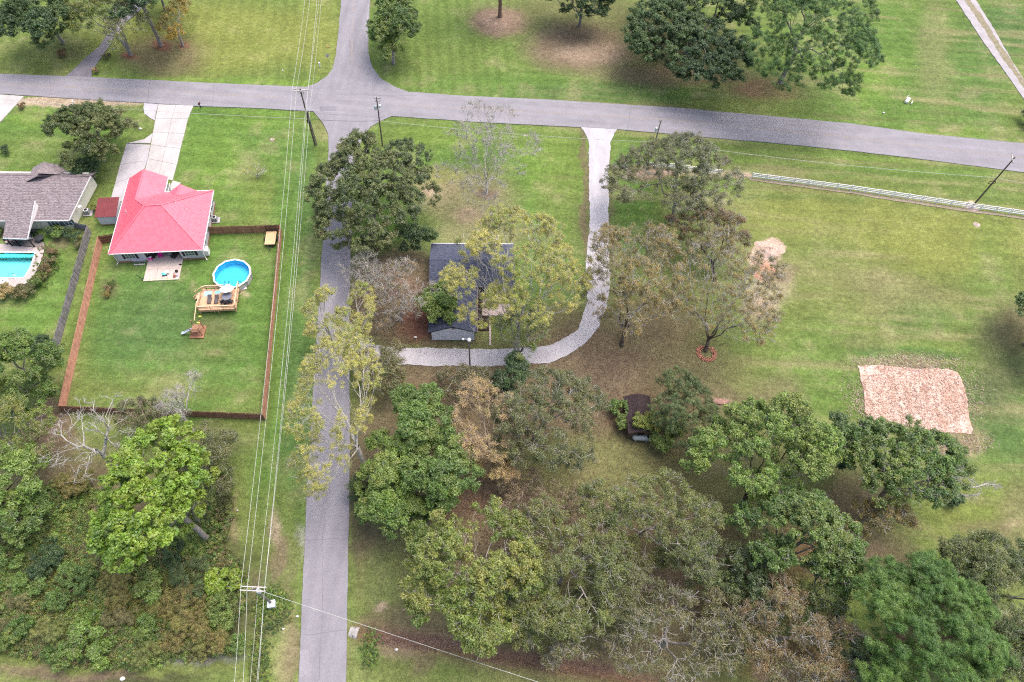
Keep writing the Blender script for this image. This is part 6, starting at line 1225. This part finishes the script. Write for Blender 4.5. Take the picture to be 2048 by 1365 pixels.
# thicket bushes
TB = [(203,1073,24,'green','soft green'),(247,1107,30,'bush','rusty brown'),(233,1180,40,'bush','olive brown'),(300,1178,28,'lime','yellow green'),(383,1150,46,'cedar','blue green'),(443,1166,34,'maple','bright yellow green'),
 (387,1212,46,'bush','broad olive'),(445,1222,36,'green','grass green'),(367,1263,44,'bush','bronze olive'),(236,1238,38,'brownol','dull brown'),(293,1262,30,'green','mid green'),(173,1277,42,'lime','lemon tinted'),(103,1263,36,'olive','muted olive'),
 (30,1263,34,'green','dark leafy'),(147,1167,46,'green','wide dark green'),(40,1220,34,'brownol','brown leafed'),(423,1277,36,'bush','brown green'),(27,1107,32,'green','small leafed green'),(150,972,38,'bush','thin rust green'),(95,1120,36,'darkoak','deep green'),(205,1300,28,'lime','pale lime'),(330,1215,30,'bush','ochre'),(60,1170,34,'shrub','fresh green'),(470,1290,22,'green','tall weedy'),(345,1110,24,'darkoak','shadowed green'),(300,1310,30,'olive','low grey olive'),(120,1310,30,'green','low dark')]
PLACE = ['at the top of the thicket','under the bright maple','in the middle of the thicket','left of the bronze bushes','below the maple crown','beside the double crossarm pole','in front of the crossarm pole','right against the mown corridor','low on the right of the thicket','left of the olive brown bush','at the lower middle of the thicket','at the lower left of the thicket','on the left side of the thicket',
 'in the lower left corner','left of the rusty bush','by the left edge of the frame','at the bottom right of the thicket','high at the left edge','above the leaf litter gap','in the shade left of centre','near the mown strip at the bottom','between the two large olive bushes','on the left edge above the dark gap','beside the lowest crossarm wire','beneath the maple trunk','on the bottom border of the thicket','at the bottom left border']
for (x, y, r, k, w), pl in zip(TB, PLACE):
    kk = k; tree('bush', f'{w} bush {pl}', 'bush', x, y, r*.95, r*.9, .8+r*.018, {'maple':'maple','lime':'lime','green':'shrub','darkoak':'shrub','olive':'bush','brownol':'bush'}.get(k, k), pal={'green':'green','olive':'olive','brownol':'brownol','darkoak':'darkoak'}.get(k), fz=.6, group='bushes of the thicket', lob=.4, fill=.75)
# --- along the side road
T('broad live oak with pale crooked limbs overhanging the side road', 750,388,108,114,8,'oak',base=(750,455),fz=.6,fill=1.15,tw=1,lob=.42,pal='oak',cl=1.05,seed=71)
T('low dark end of the live oak foliage near the white house roof', 832,478,40,30,4,'oak',base=(800,470),fill=1.4,pal='darkoak')
T('small dark evergreen under the live oak beside the road', 752,492,32,26,2.2,'cedar',name='shrub',cat='shrub')
T('leafless pale tree on the front lawn with wide thin branches', 972,308,90,92,6.8,'bare',base=(973,386),fz=.95,tw=9,cl=1.0,fill=.5,leafy=.12,trunk_r=.25,seed=5)
T('grey leafless crown at the south side of the live oak', 740,548,62,46,5,'bare',base=(770,590),tw=12)
T('tan half bare spreading tree west of the white house', 802,592,82,64,4.5,'browntwig',base=(800,640),tw=12,cl=1.1,bk=BK_P)
T('bright green small tree against west wall of the white house', 880,610,42,44,4.2,'green',base=(868,660),pal='lime',fill=1.2)
T('narrow yellow tree standing over the side road north of gravel drive', 648,630,36,58,8,'yellow',base=(668,700),fz=1.0)
T('yellow upright tree right of the narrow one above the gravel drive', 712,650,34,78,7,'yellow',base=(722,712),fz=1.0,fill=1.15)
T('tall yellow tree with white trunk leaning across the side road', 668,812,76,150,12,'yellow',base=(744,960),fz=1.0,cl=.85,fill=.85,tw=3,seed=9,trunk_r=.34)
T('grey brown leafed shrubby tree on the gravel drive corner', 768,738,48,58,3.2,'oakgrey',pal='brownol',fill=1.2)
T('dark twiggy tree on south edge of the gravel driveway', 930,760,56,38,3,'oakgrey',pal='brownol',fill=.9,tw=6)
T('dark green ivy covered tree trunk by the driveway bend', 1020,752,40,44,4,'oak',pal='darkoak',fill=1.2,base=(1022,770))
T('tall airy yellow tree spreading over the white house roof', 1028,548,128,118,11,'yellow',base=(1038,720),fz=.7,fill=1.45,cl=.95,tw=4,seed=15,trunk_r=.28)
T('thin grey tree arching over the gravel bend', 1045,660,52,56,6,'oakgrey',base=(1036,745),fill=.8,tw=6,pal='yolive')
T('dense green tree crown right of the tall yellow tree', 842,850,62,84,8,'green',fill=1.2,pal='green',fz=.9)
T('spreading green tree in the dark group south of the gravel drive', 888,930,78,84,8,'green',fill=1.2,pal='green',base=(880,990))
T('green tree with yellow tufts at west end of the dark group', 776,938,56,88,7,'green',pal='lime',fill=1.2,base=(790,985))
T('dark leafy lower tree of the group above the road verge', 778,1025,54,50,5,'green',fill=1.2,pal='green')
T('small round green tree under the group of dark trees', 850,1035,48,46,5,'green',fill=1.25)
T('dense shaded evergreen bush at right side of road under yellow tree', 730,975,34,30,2.2,'cedar',name='bush',cat='bush')
T('sandy tan leafed tree with fine bare twigs amid the green group', 968,848,62,88,9,'tan',base=(990,955),fz=.9,tw=10)
T('second sandy tree below the first, leaning left', 990,942,48,42,5,'tan',base=(1000,985),fill=.9)
T('bare knotty tree behind the second sandy tree', 1030,965,40,56,4,'browntwig',tw=10)
T('large grey green oak with lichen limbs left of the brown shed', 1098,842,108,100,8,'oakgrey',base=(1035,915),fz=.7,fill=1.15,lob=.4,tw=3)
# --- middle and east
T('wide grey green tree over the white fence by the gravel driveway', 1352,366,122,94,7.5,'oakgrey',base=(1345,440),fz=.6,fill=.85,tw=7,pal='grey',lob=.35,cl=.9)
T('open pecan with bronze leaves right of the gravel driveway', 1268,565,108,112,9,'pecan',base=(1243,692),fz=.8,tw=5,fill=1.3,trunk_r=.27,seed=21,drop=.6)
T('open pecan standing in the brick ring', 1448,588,112,118,9,'pecan',base=(1411,702),fz=.8,tw=6,fill=1.0,cl=.8,trunk_r=.28,seed=24,drop=.7)
T('drooping bronze tree behind the pecans near the pale mound', 1422,468,84,54,6,'pecan',pal='brown',fill=1.8,base=(1430,560),tw=5)
T('soft round cedar right of the brown shed', 1362,820,58,72,5,'cedar',name='cedar_tree',fz=1.0,fill=1.0)
T('small green bush west of the brown shed', 1236,828,22,26,1.6,'shrub',name='bush',cat='bush')
T('vine mound covering the front of the brown shed', 1293,846,36,30,2.2,'shrub',name='bush',cat='bush',pal='yolive')
T('dark leafy bush between shed vines and the round cedar', 1335,870,34,34,2.0,'shrub',name='bush',cat='bush',pal='green')
T('bright lime green spreading tree in front of the straw plot', 1535,905,146,98,9,'lime',base=(1468,1035),fz=.65,fill=1.15,tw=3,trunk_r=.32,cl=1.05)
T('dark tree tucked between the lime tree and the straw plot', 1668,885,38,50,5,'green',pal='darkoak',fill=1.3)
T('gnarled oak with orange sprays and long dead limbs', 1800,932,120,82,8,'oak',base=(1745,1010),fz=.6,fill=1.25,tw=4,pal='green',lob=.4)
T('bleached dead limbs reaching right from the gnarled oak', 1885,975,92,44,6,'dead',base=(1745,1010),tw=9,cl=.7,drop=.8,bk=BK_W)
T('orange leaved low branches at foot of the gnarled oak', 1760,1045,66,44,4.5,'gold',base=(1730,1035),pal='orange',tw=8)
T('deep green oak below the lime tree', 1585,1085,118,92,8,'oak',pal='green',fill=1.35,tw=2,lob=.38)
T('yellow green oak with pale limbs right of the side road', 948,1148,128,126,9,'yolive',fz=.65,fill=1.2,lob=.42,tw=2,cl=1.1)
T('muted olive oak right of the yellow green oak', 1132,1130,108,128,8.5,'olive',fz=.65,lob=.38,fill=1.15)
T('bronze olive oak in the middle of the lower grove', 1300,1040,138,88,8,'brownol',fz=.6,lob=.38,fill=1.25,tw=3,pal='olive')
T('dusky oak south of the bronze olive oak', 1400,1120,80,60,6,'brownol',pal='oak',fill=1.1)
T('sparse brown oak with white limbs at the bottom', 1345,1275,128,92,7,'brownol',fz=.55,lob=.45,fill=.75,tw=5,cl=.85)
T('dark shadowed tree in the grove beside deep green oak', 1500,1170,70,70,6,'oak',pal='cedar',fill=1.0)
T('brown mottled oak at bottom centre right', 1580,1270,116,96,7.5,'brownol',fill=1.05,tw=5,lob=.4,pal='brown')
T('leaf bare low tree at the bottom edge left of the sparse oak', 1130,1280,72,52,5,'brownol',fill=.6,tw=6)
T('vivid green pine in the lower right corner', 1835,1262,150,128,11,'bpine',name='pine_tree',fz=.7,fill=1.1,lob=.45)
T('dull dark green tree right of the vivid pine', 1990,1175,108,100,8,'oakgrey',pal='oak',fill=1.6)
T('dark green tree filling the bottom right corner', 2010,1330,82,72,7,'oakgrey',pal='oak',fill=1.5)
T('grey green low tree above the vivid pine', 1915,1130,46,40,4,'oakgrey',fill=1.1,pal='cedar')
T('dark tree cut off by the right edge beside the field', 2100,650,48,60,6,'darkoak')
T('dark shrub below the dead limbs at field edge', 1912,1002,16,12,1.2,'shrub',name='bush',cat='bush',pal='darkoak')
T('young yellowing shrub on lawn east of the concrete driveway', 512,345,18,16,1.3,'bare',name='shrub',cat='shrub',pal='gold',tw=3)
T('ragged olive tree under the muted olive oak', 1075,1225,80,70,6,'olive',tw=4)
T('mottled oak filling the gap below the dusky oak', 1240,1180,86,70,6,'olive',pal='grey',tw=4)
T('thin grey twigged tree between the sandy trees and the bronze olive oak', 1130,1010,66,44,5,'browntwig',pal='brownol')
T('brown tinged tree between sparse oak and brown mottled oak', 1470,1250,72,66,6,'brownol',tw=4)
T('grey green tree between deep green oak and brown mottled oak', 1640,1185,60,56,6,'oakgrey',pal='oak')
T('shaded tree behind the vivid pine at the bottom edge', 1700,1330,80,60,6,'oakgrey',pal='cedar',fill=1.2)
T('low leafy tree at left of the muted olive oak', 1050,1060,48,44,5,'brownol',fill=.8,tw=5)
# --- planting round the terrace and elsewhere
for (x, y, r, p, lab) in [(104,506,11,'brown','russet bush at north end of the row beside the terrace'),(97,523,11,'brownol','brown bush second from north beside the terrace'),(89,540,11,'brown','reddish bush third from north beside the terrace'),(80,555,11,'olive','greenish bush at the bend of the terrace row'),
                       (70,566,12,'green','green bush at the south end beside the terrace'),(14,581,17,'tan','tan dry bush below the parasol base'),(-6,583,14,'brown','brown bush cut by the left edge below the pool'),(42,586,15,'brownol','dull bush south of the terrace middle'),(58,580,12,'grey','grey bush south of the terrace corner'),
                       (0,462,9,'green','dark shrub at left edge under the cream wall'),(100,462,12,'darkoak','low hedge plant under left cream wall window'),(118,464,12,'green','low hedge plant under right cream wall window'),(136,466,12,'darkoak','low hedge plant at the cream house corner'),(152,474,10,'darkoak','dark shrub at top of the grey fence'),(156,488,8,'grey','pale flowering shrub beside the grey fence'),(186,415,8,'yolive','small weed clump below the garden shed')]:
    tree('shrub', lab, 'shrub', x, y, r, r*.9, .9 if r > 9 else .7, 'shrub', pal=p, fz=.75, lob=.35, leafs=.8)
for (x, y, r, p, lab) in [(214,588,7,'gold','south yellowing plant of the bed in the fenced lawn'),(217,577,8,'brown','middle brown plant of the bed in the fenced lawn'),(222,566,7,'green','north green plant of the bed in the fenced lawn'),(190,139,6,'tan','dry flower clump at the mouth of asphalt driveway'),(42,212,7,'brown','low brown weed patch beside the neighbour driveway'),(123,106,9,'brown','brown dead bush under the northwest tree'),(28,12,9,'brown','small bush with white flowers at top left'),(212,113,7,'brownol','low bush right of asphalt driveway')]:
    tree('shrub', lab, 'shrub', x, y, r, r*.8, .5, 'shrub', pal=p, fz=.6, lob=.35, leafs=.8)
# thicket undergrowth, weeds: nobody could count it
def undergrowth(name, label, regions, n, pal, hmax, L, Wd, seed):
    g = np.random.default_rng(seed); pos = []; cl_ = []
    for (x, y, rx, ry, share) in regions:
        k = int(n*share); a = g.uniform(0, 2*PI, k); r = np.sqrt(g.random(k)); cx_, cy_ = x+rx*r*np.cos(a), y+ry*r*np.sin(a)
        for i in range(k):
            c = P(cx_[i], cy_[i]); h = float(vnoise(np.array([c.x*.35]), np.array([c.y*.35]), 4)[0])*hmax+.15; m = 3
            pos.append(np.array([c.x, c.y, h*g.uniform(.3, 1)])+g.normal(size=(m, 3))*np.array([.4,.4,.12])); pi_ = int(float(vnoise(np.array([c.x*.22]), np.array([c.y*.22]), 9)[0])*len(pal)*.999+g.normal(0, .7)) % len(pal)
            b = np.array(PAL[pal[pi_]])[g.integers(4)]*g.uniform(.75, 1.3); cl_.append(b*g.uniform(.8, 1.25, (m, 1)))
    pos = np.concatenate(pos); pos[:, 2] = np.maximum(pos[:, 2], .05); o = sprays(name, pos, np.concatenate(cl_), L*2.6, 'leaf', None, g); o['label'] = label; return o
undergrowth('undergrowth', 'tangled briars and weeds filling the thicket', [(230,1180,260,150,.62),(130,1060,150,90,.2),(400,1010,70,90,.08),(240,1290,250,28,.10)], 7500, ['green','lime','olive','green','brownol','olive','green','bush','yolive'], 1.5, .26, .16, 3)
undergrowth('weeds', 'rank weeds round the crossarm pole and road bank', [(545,1220,34,40,.5),(520,1320,14,60,.3),(742,1300,14,40,.12)], 420, ['green','lime','olive','darkoak'], .3, .16, .10, 4)
undergrowth('weeds', 'weeds in the grass between the terrace bushes', [(92,530,26,44,1)], 60, ['green','brown'], .2, .16, .1, 5)
def litter(name, label, regions, n, cols, L, Wd, seed, z=.0):
    g = np.random.default_rng(seed); A = []
    for (x, y, rx, ry, share) in regions:
        k = int(n*share); a = g.uniform(0, 2*PI, k); r = np.where(g.random(k) < .8, g.random(k)**.55, 1+np.abs(g.normal(0, .22, k)))
        for i in range(k): c = P(x+rx*r[i]*math.cos(a[i]), y+ry*r[i]*math.sin(a[i])); A.append((c.x, c.y, z+g.uniform(-.03,.03)))
    A = np.array(A); nv = np.tile([0,0,1.], (len(A), 1))+g.normal(0, .3, (len(A), 3)); nv /= np.linalg.norm(nv, axis=1, keepdims=True); c_ = np.array(cols)
    o = leaves_mesh(name, A, nv, L, Wd, c_[g.integers(0, len(c_), len(A))]*g.uniform(.7, 1.3, (len(A), 1)), LEAF, None, g, 'stuff'); o['label'] = label; return o
litter('fallen_leaves', 'brown fallen leaves scattered beneath the trees', [(830,640,130,70,.16),(1220,730,200,110,.2),(1100,950,260,150,.2),(1250,1180,380,180,.24),(900,760,160,40,.06),(900,990,150,70,.06),(1560,170,100,30,.03),(1200,110,180,60,.05)], 22000, [(.20,.12,.07),(.14,.08,.05),(.26,.18,.11),(.17,.07,.05),(.10,.07,.04)], .16, .11, 8)
litter('straw', 'pale straw strewn over the garden plot', [(1826,797,116,68,.85),(1815,724,105,14,.09),(1925,885,60,22,.06)], 11000, [(.62,.50,.40),(.52,.37,.30),(.42,.25,.19),(.68,.58,.50)], .42, .05, 9, .05)
litter('leaves_in_ditch', 'red brown leaves lying in the ditch', [(830,1285,110,16,.5),(1080,1325,150,22,.5)], 3000, [(.24,.13,.10),(.17,.09,.07),(.30,.19,.15)], .16, .11, 10, -.25)
